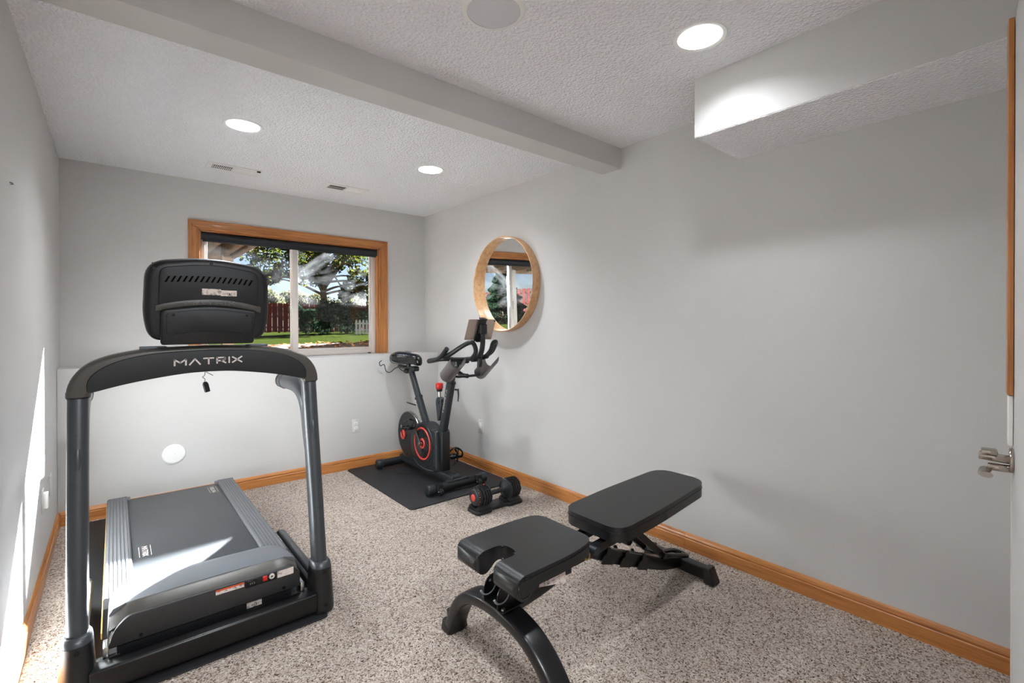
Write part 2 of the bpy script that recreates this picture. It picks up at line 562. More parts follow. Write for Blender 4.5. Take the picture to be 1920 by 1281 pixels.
GLYPH = {  # strokes in a unit-height box: (width, polylines)
    'M': (1.25, [[(0, 0), (0, 1), (.62, .42), (1.25, 1), (1.25, 0)]]),
    'A': (1.2, [[(0, 0), (.6, 1), (1.2, 0)]]),
    'T': (1.15, [[(0, 1), (1.15, 1)], [(.575, 1), (.575, 0)]]),
    'R': (1.05, [[(0, 0), (0, 1), (.9, 1), (1.0, .72), (.9, .45), (0, .45)], [(.5, .45), (1.05, 0)]]),
    'I': (0.0, [[(0, 0), (0, 1)]]),
    'X': (1.15, [[(0, 0), (1.15, 1)], [(0, 1), (1.15, 0)]]),
    'C': (.7, [[(.7, .95), (.15, 1), (0, .8), (0, .2), (.15, 0), (.7, .05)]]),
    'O': (.75, [[(.15, 0), (0, .2), (0, .8), (.15, 1), (.6, 1), (.75, .8), (.75, .2), (.6, 0), (.15, 0)]]),
    'N': (.75, [[(0, 0), (0, 1), (.75, 0), (.75, 1)]]),
    'E': (.62, [[(.62, 1), (0, 1), (0, 0), (.62, 0)], [(0, .5), (.5, .5)]]),
    'H': (.7, [[(0, 0), (0, 1)], [(.7, 0), (.7, 1)], [(0, .5), (.7, .5)]]),
    'L': (.6, [[(0, 1), (0, 0), (.6, 0)]]),
}
def lettering(text, org, right, up, h, stroke, depth=0.0008, gap=0.42, width=None):
    org, right, up = Vector(org), Vector(right).normalized(), Vector(up).normalized()
    nrm = right.cross(up)
    tot = sum(GLYPH[c][0] for c in text) + gap * (len(text) - 1)
    sx = h if width is None else width / tot
    b = B()
    x = 0
    for c in text:
        wd, polys = GLYPH[c]
        for pl in polys:
            for (p, q) in zip(pl[:-1], pl[1:]):
                a = org + right * (x + p[0]) * sx + up * p[1] * h
                e = org + right * (x + q[0]) * sx + up * q[1] * h
                d = (e - a).normalized()
                sd = nrm.cross(d) * stroke / 2
                a2, e2 = a - d * stroke * 0.35, e + d * stroke * 0.35
                lo = [a2 - sd, e2 - sd, e2 + sd, a2 + sd]
                b.add(lo + [v + nrm * depth for v in lo], [(3, 2, 1, 0), (4, 5, 6, 7), (0, 1, 5, 4), (1, 2, 6, 5), (2, 3, 7, 6), (3, 0, 4, 7)])
        x += wd + gap
    return b
def copy_thing(o, delta, label=None):
    c = o.copy(); COL.objects.link(c)
    c.location = Vector(o.location) + Vector(delta)
    if label: c['label'] = label
    for ch in o.children:
        d = ch.copy(); COL.objects.link(d); d.parent = c
        for g in ch.children:
            e = g.copy(); COL.objects.link(e); e.parent = d
    return c

# ================================================================== THE ROOM
WT = 0.12
struct(B().box((XL - WT, -2.7, -0.1), (XR + WT, YL, 0.0)).obj('floor', M_CARPET, smooth=0), 'speckled beige frieze carpet covering the room')
struct(B().box((XL - WT, YN, 0), (XL, YB + WT, HC)).obj('wall_left', M_WALL, smooth=0), 'grey painted wall with sun streaks beside treadmill')
struct(B().box((XR, YN - WT, 0), (XR + WT, YB + WT, HC)).obj('wall_right', M_WALL, smooth=0), 'long grey painted wall behind bench and round mirror')
WX0, WX1, WZ1 = 0.519, 2.012, 2.049
b = B()
b.box((XL, YB, LEDGE), (WX0, YB + WT, HC)).box((WX1, YB, LEDGE), (XR, YB + WT, HC)).box((WX0, YB, WZ1), (WX1, YB + WT, HC))
struct(b.obj('wall_back', M_WALL, smooth=0), 'grey painted wall around the window')
struct(B().box((XL, YL, 0), (XR, YB + WT, LEDGE), 0.006).obj('wall_back_ledge', M_WALL), 'lower wall with ledge under the window')
# near wall with the doorway the camera stands in, and the hall behind it
b = B()
b.box((0.90, YN - WT, 0), (XR, YN, HC))
struct(b.obj('wall_near', M_WALL, smooth=0), 'grey wall with the doorway')
b = B()
b.box((XL - WT - 0.1, -2.7, 0), (XL - WT, YN - WT + 0.12, HC)).box((XR, -2.7, 0), (XR + 0.1, YN - WT, HC)).box((XL - WT, -2.8, 0), (XR, -2.7, HC))
struct(b.obj('wall_hall', M_WALL, smooth=0), 'hall walls outside the doorway')
struct(B().box((XL - WT, -2.7, HC), (XR, YN, HC + 0.1)).obj('ceiling_hall', M_CEIL, smooth=0))
# ceiling with round openings for the recessed lamps
LXS, LYS, LR = (0.573, 1.797), (0.985, 3.10), 0.088
xs = [XL - WT, LXS[0] - .12, LXS[0] + .12, LXS[1] - .12, LXS[1] + .12, XR + WT]
ys = [YN, LYS[0] - .12, LYS[0] + .12, LYS[1] - .12, LYS[1] + .12, YB + WT]
b = B()
for i in range(5):
    for j in range(5):
        x0, x1, y0, y1 = xs[i], xs[i + 1], ys[j], ys[j + 1]
        if i in (1, 3) and j in (1, 3):
            cx, cy = (x0 + x1) / 2, (y0 + y1) / 2
            n = 32
            outer, inner = [], []
            for k in range(n):
                a = 2 * math.pi * k / n + math.pi / n
                c, s_ = math.cos(a), math.sin(a)
                mx_ = max(abs(c), abs(s_))
                outer.append((cx + .12 * c / mx_, cy + .12 * s_ / mx_, HC))
                inner.append((cx + LR * c, cy + LR * s_, HC))
            fs = [(k, (k + 1) % n, n + (k + 1) % n, n + k) for k in range(n)]
            for k0 in range(4):
                pass
            b.add(outer + inner, fs)
            # square corners
            for sx in (-1, 1):
                for sy in (-1, 1):
                    q = (cx + .12 * sx, cy + .12 * sy, HC)
                    near = sorted(range(n), key=lambda k: (outer[k][0] - q[0]) ** 2 + (outer[k][1] - q[1]) ** 2)[:2]
                    b.add([q, outer[near[0]], outer[near[1]]], [(0, 1, 2)])
        else:
            b.add([(x0, y0, HC), (x1, y0, HC), (x1, y1, HC), (x0, y1, HC)], [(0, 1, 2, 3)])
struct(b.obj('ceiling', M_CEIL, smooth=0, fix=False), 'white stippled ceiling')
struct(B().box((XL - WT, YN - .2, HC + 0.14), (XR + WT, YB + WT, HC + 0.2)).obj('ceiling_upper', M_WALL, smooth=0))
struct(B().box((XL, 1.932, 2.306), (XR, 2.087, HC)).obj('trim_ceiling_beam', M_WALL, smooth=0), 'grey boxed beam crossing the ceiling')
so_ = struct(B().box((2.088, YN, 2.168), (XR, 1.17, HC)).obj('trim_soffit', M_WALL, smooth=0), 'boxed soffit along the top of the right wall')
B().box((2.090, YN, 2.164), (XR, 1.168, 2.168)).obj('soffit_underside', M_CEIL, so_, smooth=0)

# baseboards
def bb_profile(w_, s_):
    return [(w_, 0), (w_ + s_ * .015, 0), (w_ + s_ * .015, .060), (w_ + s_ * .011, .064), (w_ + s_ * .0135, .069), (w_ + s_ * .0125, .078), (w_ + s_ * .007, .088), (w_ + s_ * .003, .0935), (w_, .0935)]
def baseboard(name, wall, sgn, axis, cuts, mat, label):
    e = bpy.data.objects.new(name, None); COL.objects.link(e); struct(e, label)
    for a, c in zip(cuts[:-1], cuts[1:]):
        B().prism(bb_profile(wall, sgn), axis, a + .0006, c - .0006).obj('board', mat, e, smooth=25)
def prism_y_profile(pr): return pr
baseboard('baseboard_right', XR, -1, 'y', [YN, 1.47, YL], M_OAKY, 'oak baseboard along the long right wall')
baseboard('baseboard_left', XL, 1, 'y', [YN, YL], M_OAKY, 'oak baseboard along the sunlit left wall')
baseboard('baseboard_back', YL, -1, 'x', [XL + .015, XR - .015], M_OAKX, 'oak baseboard under the window ledge')

# window
win = bpy.data.objects.new('window_1', None); COL.objects.link(win); struct(win, 'white vinyl sliding window with oak casing')
def casing(name, poly_xz, mat):
    return B().prism(poly_xz, 'y', YB - .018, YB + .002, 0.004, 2).obj(name, mat, win)
TX0, TX1, TZ1 = 0.442, 2.104, 2.125
casing('casing', [(TX0, LEDGE), (WX0, LEDGE), (WX0, WZ1), (TX0, TZ1)], M_OAKZ)
casing('casing', [(TX1, LEDGE), (WX1, LEDGE), (WX1, WZ1), (TX1, TZ1)], M_OAKZ)
casing('casing', [(TX0, TZ1), (WX0, WZ1), (WX1, WZ1), (TX1, TZ1)], M_OAKX)
for (x0, x1, m_) in ((TX0 + .012, TX0 + .02, M_OAKZ), (TX1 - .02, TX1 - .012, M_OAKZ), (WX0 - .02, WX0 - .010, M_OAKZ), (WX1 + .010, WX1 + .02, M_OAKZ)):
    B().box((x0, YB - .0225, LEDGE), (x1, YB - .017, WZ1 + .02), .002).obj('casing_bead', m_, win)
for z0 in (TZ1 - .02, WZ1 + .010):
    B().box((TX0 + .015, YB - .0225, z0), (TX1 - .015, YB - .017, z0 + .009), .002).obj('casing_bead', M_OAKX, win)
b = B().box((WX0 - .004, YB, LEDGE), (WX0 + .008, YB + .06, WZ1))
b.obj('jamb', M_OAKZ, win); B().box((WX1 - .008, YB, LEDGE), (WX1 + .004, YB + .06, WZ1)).obj('jamb', M_OAKZ, win)
B().box((WX0, YB, WZ1 - .008), (WX1, YB + .06, WZ1 + .004)).obj('jamb', M_OAKX, win)
FY0, FY1 = YB + .058, YB + .12
fx0, fx1, fz0, fz1 = WX0 + .008, WX1 - .008, LEDGE + .002, WZ1 - .008
B().box((fx0, FY0, fz0), (fx0 + .036, FY1, fz1), .003).obj('window_frame', M_VINYL, win)
B().box((fx1 - .036, FY0, fz0), (fx1, FY1, fz1), .003).obj('window_frame', M_VINYL, win)
B().box((fx0 + .036, FY0, fz0), (fx1 - .036, FY1, fz0 + .038), .003).obj('window_frame', M_VINYL, win)
B().box((fx0 + .036, FY0, fz1 - .036), (fx1 - .036, FY1, fz1), .003).obj('window_frame', M_VINYL, win)
# fixed left sash and sliding right sash
def sash(x0, x1, y0, y1, wl, wr, glass):
    z0, z1, wz = fz0 + .038, fz1 - .036, .026
    s_ = B().box((x0, y0, z0), (x0 + wl, y1, z1), .002).box((x1 - wr, y0, z0), (x1, y1, z1), .002)
    s_.box((x0 + wl, y0, z0), (x1 - wr, y1, z0 + wz), .002).box((x0 + wl, y0, z1 - wz), (x1 - wr, y1, z1), .002)
    so2 = s_.obj('sash', M_VINYL, win)
    ym = (y0 + y1) / 2
    B().box((x0 + wl - .004, ym - .002, z0 + wz - .004), (x1 - wr + .004, ym + .002, z1 - wz + .004)).obj('pane', glass, so2, smooth=0)
    return so2
sash(fx0 + .034, 1.262, FY0 + .036, FY0 + .056, .022, .044, M_GLASS)
sR = sash(1.226, fx1 - .034, FY0 + .008, FY0 + .030, .050, .024, M_GLASSD)
B().box((1.214, FY0 + .000, 1.44), (1.226, FY0 + .02, 1.53), .003).obj('sash_latch', M_VINYL, sR)
B().box((1.925, FY0 - .012, LEDGE + .001), (1.952, FY0, LEDGE + .012), .002).obj('window_stop', M_BLACK, win)
# roller shade
t = thing('roller_shade', (1.2655, YB + .03, 1.96), 'dark navy roller shade rolled up at top of window', 'shade')
B().cyl((WX0 + .014, YB + .032, 2.008), (WX1 - .014, YB + .032, 2.008), .029, seg=24).obj('fabric_roll', M_SHADE, t)
B().box((WX0 + .022, YB + .006, 1.972), (WX1 - .022, YB + .009, 2.01)).obj('fabric', M_SHADE, t)
B().box((WX0 + .022, YB + .001, 1.962), (WX1 - .022, YB + .012, 1.978), .003).obj('hem_bar', M_SHADE, t)
for x0, x1 in ((WX0 + .009, WX0 + .013), (WX1 - .013, WX1 - .009)):
    B().box((x0, YB + .004, 1.978), (x1, YB + .055, 2.039), .001).obj('bracket', M_BLACK, t)

# ------------------------------------------------------------------ ceiling fittings
def lamp(x, y, label, k=1.0):
    t = thing('recessed_light', (x, y, HC), label, 'ceiling light', 'recessed ceiling lights')
    B().ring([(.084, -.001), (.100, -.004), (.104, 0.001), (.084, .002)], (x, y, HC), (0, 0, 1), 40).obj('trim_ring', M_WHITE, t)
    B().lathe([(.085, 0), (.074, .03), (.058, .052)], (x, y, HC), (0, 0, 1), 40, closed=False).obj('baffle', M_WHITE, t, fix=False)
    B().lathe([(.0585, .052), (.001, .052)], (x, y, HC), (0, 0, 1), 40, closed=False).obj('diffuser', M_LED, t, fix=False)
    l = bpy.data.lights.new('recessed_lamp', 'AREA')
    l.shape = 'DISK'; l.size = .105; l.spread = math.radians(135); l.energy = LAMP_WATTS * k; l.color = (.90, .955, 1)
    lo = bpy.data.objects.new('lamp_bulb', l); COL.objects.link(lo)
    lo.parent = t; lo.location = (0, 0, .049)
lamp(LXS[1], LYS[0], 'round white recessed light beside the soffit', .45)
lamp(LXS[0], LYS[1], 'round white recessed light above the treadmill by the wide vent', .95)
lamp(LXS[1], LYS[1], 'round white recessed light near the mirror wall', 1.0)
lamp(LXS[0], LYS[0], 'round white recessed light between beam and doorway', .75)
hl = bpy.data.lights.new('hall_fill_lamp', 'AREA'); hl.shape = 'DISK'; hl.size = .35; hl.energy = HALL_FILL_WATTS; hl.color = (.90, .955, 1)  # fill lamp added behind the camera to brighten the room
ht = thing('hall_fill_light', (0.45, -0.95, HC), 'added unseen fill light on the hall ceiling', 'ceiling light')
B().lathe([(.19, 0), (.19, -.03), (.16, -.06), (.001, -.075)], (0.45, -0.95, HC), (0, 0, 1), 32, closed=False).obj('fill_bowl', M_LED, ht)
ho = bpy.data.objects.new('lamp_bulb', hl); COL.objects.link(ho); ho.parent = ht; ho.location = (0, 0, -.08)
t = thing('ceiling_speaker', (1.067, 1.383, HC), 'round flush speaker with grey grille in ceiling', 'speaker')
B().ring([(.098, -.006), (.112, -.004), (.118, .001), (.098, .001)], (1.067, 1.383, HC), (0, 0, 1), 56).obj('trim_ring', M_WHITE, t)
B().lathe([(.0975, -.0035), (.06, -.0055), (.001, -.0062)], (1.067, 1.383, HC), (0, 0, 1), 56, closed=False).obj('grille', M_SPK, t, fix=False)
def vent(x0, x1, y0, y1, label, lever):
    t = thing('ceiling_vent', ((x0 + x1) / 2, (y0 + y1) / 2, HC), label, 'vent', 'ceiling vents')
    m_ = .034
    fr = B()
    fr.box((x0, y0, HC - .006), (x1, y0 + m_, HC), .002).box((x0, y1 - m_, HC - .006), (x1, y1, HC), .002)
    fr.box((x0, y0 + m_, HC - .006), (x0 + m_, y1 - m_, HC), .002).box((x1 - m_, y0 + m_, HC - .006), (x1, y1 - m_, HC), .002)
    xm = (x0 + x1) / 2
    fr.box((xm - .006, y0 + m_, HC - .006), (xm + .006, y1 - m_, HC), .001)
    fr.obj('frame', M_WHITE, t)
    B().box((x0 + m_, y0 + m_, HC - .0012), (x1 - m_, y1 - m_, HC - .0002)).obj('duct_back', M_DARKGAP, t, smooth=0)
    n = 11
    for side in (0, 1):
        a, c = (x0 + m_, xm - .006) if side == 0 else (xm + .006, x1 - m_)
        rot = Matrix.Rotation(math.radians(-38 if side == 0 else 38), 3, 'Y')
        for k in range(n):
            cx = a + (k + .5) * (c - a) / n
            B().box((cx - .0055, y0 + m_, HC - .0052), (cx + .0055, y1 - m_, HC - .0042), rot=rot).obj('slat', M_WHITE, t, smooth=0)
    B().box((x0 + m_, (y0 + y1) / 2 - .002, HC - .0075), (xm - .006, (y0 + y1) / 2 + .002, HC - .0055)).obj('cross_bar', M_WHITE, t)
    if lever: B().box((x1 - .030, y0 + .004, HC - .016), (x1 - .006, y0 + .012, HC - .005), .001).obj('lever', M_BLACK, t)
vent(.507, .845, 3.92, 4.09, 'white ceiling register with dark lever tab above the treadmill', True)
vent(1.32, 1.67, 3.895, 4.07, 'white ceiling register without lever tab above the window corner', False)

# ------------------------------------------------------------------ wall plates
def plate(org, right, nrm, label, name='wall_outlet', kind='duplex', w_=.072, h_=.117, cat='outlet', mat=None):
    org, right, nrm = Vector(org), Vector(right), Vector(nrm)
    up = V(0, 0, 1)
    R = Matrix((right, nrm, up)).transposed()
    t = thing(name, org, label, cat)
    def pb(x0, x1, z0, z1, d0, d1, bev): 
        bb_ = B().box((x0, d0, z0), (x1, d1, z1), bev)
        bb_.v = [org + R @ p for p in bb_.v]
        return bb_
    pb(-w_ / 2, w_ / 2, -h_ / 2, h_ / 2, 0, .006, .0025).obj('cover_plate', mat or M_GREY, t)
    if kind == 'duplex':
        for z in (-.02, .02):
            r_ = pb(-.017, .017, z - .0135, z + .0135, .004, .008, .003).obj('receptacle', M_WHITE, t)
            for x in (-.006, .006): pb(x - .001, x + .001, z - .003, z + .005, .0075, .0084, 0).obj('slot', M_BLACK, r_)
            pb(-.002, .002, z - .0095, z - .006, .0075, .0084, 0).obj('slot', M_BLACK, r_)
    elif kind == 'rocker':
        r_ = pb(-.0165, .0165, -.034, .034, .004, .0085, .002).obj('insert', M_WHITE, t)
        for z in (-.022, .006): pb(-.005, .005, z, z + .004, .008, .0088, 0).obj('slot', M_GREY, r_)
        pb(-.010, .010, -.03, -.026, .008, .009, 0).obj('port', M_DARKGAP, r_)
    elif kind == 'box':
        pb(-.02, .02, -.04, .04, .005, .024, .004).obj('plug', M_WHITE, t)
    for z in (-.045, .045):
        pb(-.002, .002, z - .002, z + .002, .005, .0066, 0).obj('screw', M_STEEL, t)
    return t
plate((1.671, YL, .383), (1, 0, 0), (0, -1, 0), 'white duplex outlet on the ledge wall beside the bike')
plate((XR, 3.479, .381), (0, 1, 0), (-1, 0, 0), 'white cable jack plate on the mirror wall behind the bike', 'wall_jack', 'rocker', cat='wall plate')
plate((XR, 1.448, .375), (0, 1, 0), (-1, 0, 0), 'white outlet partly hidden behind the bench backrest', kind='duplex')
plate((XL, 3.40, .40), (0, 1, 0), (1, 0, 0), 'wall plate with white plug on the sunlit wall', 'wall_outlet', 'box')
plate((XL, 3.77, .385), (0, 1, 0), (1, 0, 0), 'flat blank plate on sunlit wall nearest the ledge', 'wall_plate', 'blank', cat='wall plate')
t = thing('cover_cap', (.325, YL, .361), 'round white cover cap on the ledge wall behind treadmill', 'cover cap')
B().lathe([(.071, 0), (.071, .006), (.066, .0105), (.056, .012), (.001, .0105)], (.325, YL, .361), (0, -1, 0), 48, closed=False).obj('cap', M_WHITE, t)
B().cyl((.329, YL - .0105, .361), (.329, YL - .0125, .361), .003, seg=10).obj('screw', M_GREY, t)
tag(B().tube([(XL, 2.475, 1.808), (XL + .006, 2.475, 1.808), (XL + .008, 2.49, 1.806), (XL, 2.492, 1.806)], .0015, 6).obj('wall_staple', M_BLACK), 'tiny dark staple left high in the sunlit wall', 'staple')

# ------------------------------------------------------------------ round mirror
MC = V(XR, 3.09, 1.63)
t = thing('round_mirror', MC, 'round wall mirror in a deep bent wood frame', 'mirror')
B().ring([(.395, .002), (.395, .078), (.391, .081), (.387, .078), (.387, .002)], MC, (-1, 0, 0), 96).obj('frame', M_BENT, t)
mg = B().lathe([(.386, .012), (.386, .018), (.001, .018)], MC, (-1, 0, 0), 96, closed=False)
mp_ = MC + V(-.018, 0, 0); mr_ = Matrix.Rotation(math.radians(-1.2), 3, 'Y')
mg.v = [mp_ + mr_ @ (p - mp_) for p in mg.v]
mg.obj('mirror_glass', M_MIRROR, t, smooth=20)

# ------------------------------------------------------------------ door standing open at the right edge
DA, DE = V(.95, .02, 0), V(1.772, .1175, 0)
dd = (DE - DA).normalized(); dn = V(-dd.y, dd.x, 0)
DL = (DE - DA).length
RM = Matrix((dd, dn, V(0, 0, 1))).transposed()
def dbox(l0, l1, n0, n1, z0, z1, bev=0.002):
    q = B().box((l0, n0, z0), (l1, n1, z1), bev)
    q.v = [DA + RM @ p for p in q.v]
    return q
door = bpy.data.objects.new('door_1', None); COL.objects.link(door); struct(door, 'pale grey door standing open at the doorway')
dbox(0, DL, -.035, 0, .012, 2.055).obj('door_leaf', M_WALL, door)
dbox(DL - .02, DL + .002, -.034, .0015, .012, 2.055, .001).obj('edge_strip', M_WALLTRIM, door)
dbox(DL - .07, DL - .012, .001, .012, 1.117, 2.05).obj('door_panel', M_OAKZ, door)
dbox(DL - .06, DL - .03, .001, .010, .99, 1.115).obj('notice_tag', M_WHITE, door)
hz = .955
hnd = B()
P = lambda l, n, z: DA + RM @ V(l, n, z)
hnd.cyl(P(DL - .065, 0, hz), P(DL - .065, .008, hz), .031, seg=28, bevel=.002)
ho_ = hnd.obj('rose', M_NICKEL, door)
B().cyl(P(DL - .065, .006, hz), P(DL - .065, .062, hz + .004), .0105, seg=20, bevel=.002).obj('spindle', M_NICKEL, ho_)
B().tube(bez([P(DL - .065, .05, hz - .03), P(DL - .10, .053, hz - .034), P(DL - .15, .05, hz - .026)], 6), [.012] * 13, 14, rb=[.007] * 13).obj('lever', M_NICKEL, ho_)
B().cyl(P(DL - .065, .006, hz - .022), P(DL - .065, .046, hz - .022), .0095, seg=20, bevel=.002).obj('spindle', M_NICKEL, ho_)
B().box((0, 0, 0), (.03, .02, .009), .003)
q = dbox(DL - .085, DL - .045, .028, .058, hz + .011, hz + .021, .003); q.obj('thumb_turn', M_NICKEL, ho_)

# ================================================================== TREADMILL
TC = 0.305
tm_mat = tag(B().prism(rrect(-.142, 2.137, .722, 4.165, .02), 'z', 0.001, .008, .002, 2).obj('treadmill_mat', M_RUBBER), 'black rubber mat under the treadmill', 'mat')
T = thing('treadmill', (TC, 2.24, .008), 'black and grey treadmill facing the window with its console back to the room', 'treadmill')
Z0 = .008
def sym(x): return (TC + x, TC - x)
UPX = .41
def ell(cx, cy, z, rx, ry, n=28, p=2.6):
    out = []
    for k in range(n):
        a = 2 * math.pi * k / n
        ca, sa = math.cos(a), math.sin(a)
        out.append(V(cx + math.copysign(abs(ca) ** (2 / p), ca) * rx, cy + math.copysign(abs(sa) ** (2 / p), sa) * ry, z))
    return out
for x in sym(UPX):
    boot = B().loft([ell(x, 2.235, z, rx, ry) for z, rx, ry in ((Z0, .050, .072), (Z0 + .006, .053, .076), (.03, .053, .076), (.12, .048, .069), (.19, .044, .063), (.202, .043, .062))])
    bo = boot.obj('base_boot', M_BLACK, T)
    B().loft([ell(x, 2.237, z, rx, ry) for z, rx, ry in ((.202, .043, .062), (.216, .041, .058), (.224, .036, .051), (.226, .034, .047))]).obj('collar', M_UPRIGHT, bo)
    for z in (.185, .045):
        ys = 2.235 - (.064 if z > .1 else .0755)
        B().cyl((x + .002, ys + .004, z), (x + .002, ys - .001, z), .0075, seg=14).obj('screw', M_BLACKGLOSS, bo)
    # upright: oval tube leaning to the user
    n = 9
    pts = [V(x, 2.243 + (2.398 - 2.243) * k / n, .20 + (1.045 - .20) * k / n) for k in range(n + 1)]
    up_ = B().tube(pts, .031, 28, rb=.044, up=(0, 1, 0), power=2.5).obj('upright', M_UPRIGHT, T)
    B().box((x - .001, 2.250 - .0445, .23), (x + .001, 2.250 - .0425, .24)).obj('seam', M_BLACK, up_)
    cz = 1.035
    B().tube([V(x, 2.396, cz - .012), V(x, 2.396, cz - .009), V(x, 2.40, cz + .009), V(x, 2.40, cz + .012)], [.0335, .036, .036, .0335], 28, rb=[.0465, .049, .049, .0465], up=(0, 1, 0), power=2.5).obj('joint_band', M_BLACK, T)
    # side handle branching from the upright towards the user
    hp = bez([(x, 2.345, .70), (x, 2.40, .87), (x, 2.48, .955), (x, 2.62, .988), (x, 2.86, .985)], 6)
    rr = [.030 + .0 * k for k in range(len(hp))]
    hb = [.040, .052, .062, .068, .070, .066, .060, .056, .052, .049, .047, .045, .044, .043, .042, .041, .040, .040, .039, .039, .039, .038, .038, .038, .038][:len(hp)]
    h_ = B().tube(hp, rr, 22, rb=hb, up=(0, 0, 1)).obj('side_handle', M_UPRIGHT, T)
    B().tube([(x, 2.855, .985), (x, 2.885, .985), (x, 2.90, .985), (x, 2.906, .985)], [.031, .031, .026, .016], 22, rb=[.039, .039, .033, .02], up=(0, 0, 1)).obj('end_cap', M_BLACK, h_)
    B().tube([(x, 2.80, .985), (x, 2.808, .985)], .0315, 22, rb=.0395, up=(0, 0, 1)).obj('grip_ring', M_BLACKGLOSS, h_)
    # low frame rail running back from the boot
    B().tube([(x - math.copysign(.006, x - TC), 2.27, .135), (x - math.copysign(.006, x - TC), 2.86, .135), (x - math.copysign(.006, x - TC), 2.90, .125), (x - math.copysign(.006, x - TC), 2.905, .11)], [.020, .020, .016, .006], 18).obj('frame_rail', M_UPRIGHT, T)
    B().box((x - .018, 2.25, .03), (x + .018, 2.9, .075), .006).obj('frame_rail', M_BLACK, T)
# front cross tube
B().box((TC - UPX + .03, 2.165, .022), (TC + UPX - .03, 2.235, .105), .009, 3).obj('base_crossbar', M_SATIN, T)
for x in sym(.335):
    B().box((x - .008, 2.235, .06), (x + .008, 2.30, .14), .002).obj('lift_bracket', M_STEEL, T)
    B().box((x - .04, 2.24, .055), (x + .04, 2.29, .085), .002).obj('lift_plate', M_UPRIGHT, T)

# arched cross bar carrying the console
outer = [(-.443, 1.03), (-.440, 1.065), (-.425, 1.105), (-.395, 1.142), (-.35, 1.168), (-.28, 1.188), (-.18, 1.202), (0, 1.209)]
inner = [(-.379, 1.03), (-.372, 1.044), (-.355, 1.048), (-.28, 1.066), (-.18, 1.084), (-.08, 1.096), (0, 1.099)]
def mirror_poly(o, i):
    L = [(TC + x, z) for x, z in o] + [(TC - x, z) for x, z in reversed(o[:-1])]
    K = [(TC - x, z) for x, z in i] + [(TC + x, z) for x, z in reversed(i[:-1])]
    return L + K
def smooth2(pts, n=5):
    return [(p.x, p.y) for p in bez([(a, c, 0) for a, c in pts], n)]
def resample(pts, n):
    P_ = [Vector((p[0], p[1])) for p in pts]
    L = [0.0]
    for p, q in zip(P_[:-1], P_[1:]): L.append(L[-1] + (q - p).length)
    out = []
    for k in range(n):
        d = L[-1] * k / (n - 1)
        i = max(j for j in range(len(L)) if L[j] <= d + 1e-9)
        i = min(i, len(P_) - 2)
        f_ = (d - L[i]) / max(1e-9, L[i + 1] - L[i])
        out.append(P_[i].lerp(P_[i + 1], f_))
    return out
def arch(o, i, y0, y1, bev, n=34):
    O, I = resample(smooth2(o, 8), n), resample(smooth2(i, 8), n)
    pairs = list(zip(O, I))
    full = pairs + [(Vector((-p.x, p.y)), Vector((-q.x, q.y))) for p, q in reversed(pairs[:-1])]
    rings = []
    for p, q in full:
        d = (q - p); Ln = d.length; d.normalize()
        sec_ = rrect(y0, 0, y1, Ln, min(bev, Ln * .45), 4)
        rings.append([V(TC + p.x + d.x * v, u, p.y + d.y * v) for u, v in sec_])
    return B().loft(rings)
arch(outer, inner, 2.345, 2.455, .018).obj('crossbar', M_BROW, T, smooth=50)
fp = arch([(-.385, 1.050), (-.384, 1.085), (-.366, 1.115), (-.33, 1.142), (-.27, 1.166), (-.17, 1.184), (0, 1.192)],
          [(-.374, 1.045), (-.355, 1.0485), (-.28, 1.067), (-.18, 1.085), (-.08, 1.0975), (0, 1.1005)], 2.338, 2.36, .004).obj('front_panel', M_PANEL, T, smooth=50)
lettering('MATRIX', (TC - .121, 2.338, 1.131), (1, 0, 0.018), (0, 0, 1), .023, .0058, width=.238).obj('brand_lettering', M_LOGO, fp, smooth=0)
# tray shelves on top of the bar behind the console
for x in sym(.185):
    B().box((x - .045, 2.38, 1.196), (x + .045, 2.46, 1.208), .004).obj('cup_tray', M_HOOD, T)

# console
CR = Matrix.Rotation(math.radians(7), 3, 'X')
CP = V(TC, 2.36, 1.24)
def crot(b_):
    b_.v = [CP + CR @ (p - CP) for p in b_.v]
    return b_
sh = roundpoly([(TC - .203, 1.235), (TC + .203, 1.235), (TC + .222, 1.33), (TC + .214, 1.545), (TC, 1.578), (TC - .214, 1.545), (TC - .222, 1.33)], [.05, .05, .05, .07, .25, .07, .05], 8)
con = crot(B().prism(sh, 'y', 2.325, 2.425, .026, 5)).obj('console', M_BLACK, T, smooth=50)
rc = roundpoly([(TC - .175, 1.375), (TC + .175, 1.375), (TC + .172, 1.525), (TC, 1.552), (TC - .172, 1.525)], [.01, .01, .03, .25, .03], 6)
crot(B().prism(rc, 'y', 2.3205, 2.33, .004, 2)).obj('back_panel', M_PANEL, con, smooth=50)
br_ = [(TC + x, 1.352 + .028 * (1 - (x / .185) ** 2)) for x in [-.185 + .37 * k / 16 for k in range(17)]]
br_ = br_ + [(x, z + .026) for x, z in reversed(br_)]
crot(B().prism(br_, 'y', 2.3165, 2.33, .003, 2)).obj('brow_band', M_BROW, con, smooth=50)
crot(lettering('MATRIX', (TC - .087, 2.3165, 1.3845), (1, 0, 0), (0, 0, 1), .0135, .0026, depth=.0010, width=.172)).obj('embossed_lettering', M_HOOD, con, smooth=0)
for k in range(16):
    cx = TC - .146 + k * .0193
    cz = 1.487 - .00 - .006 * ((k - 7.5) / 7.5) ** 2
    pl = [(cx - .010, cz - .012), (cx - .003, cz - .012), (cx + .009, cz + .012), (cx + .002, cz + .012)]
    crot(B().prism(pl, 'y', 2.3188, 2.322)).obj('vent_slot', M_SLOT, con, smooth=0)
lb = crot(B().box((TC - .032, 2.3185, 1.424), (TC + .034, 2.3215, 1.449))).obj('rating_label', M_LABEL, con, smooth=0)
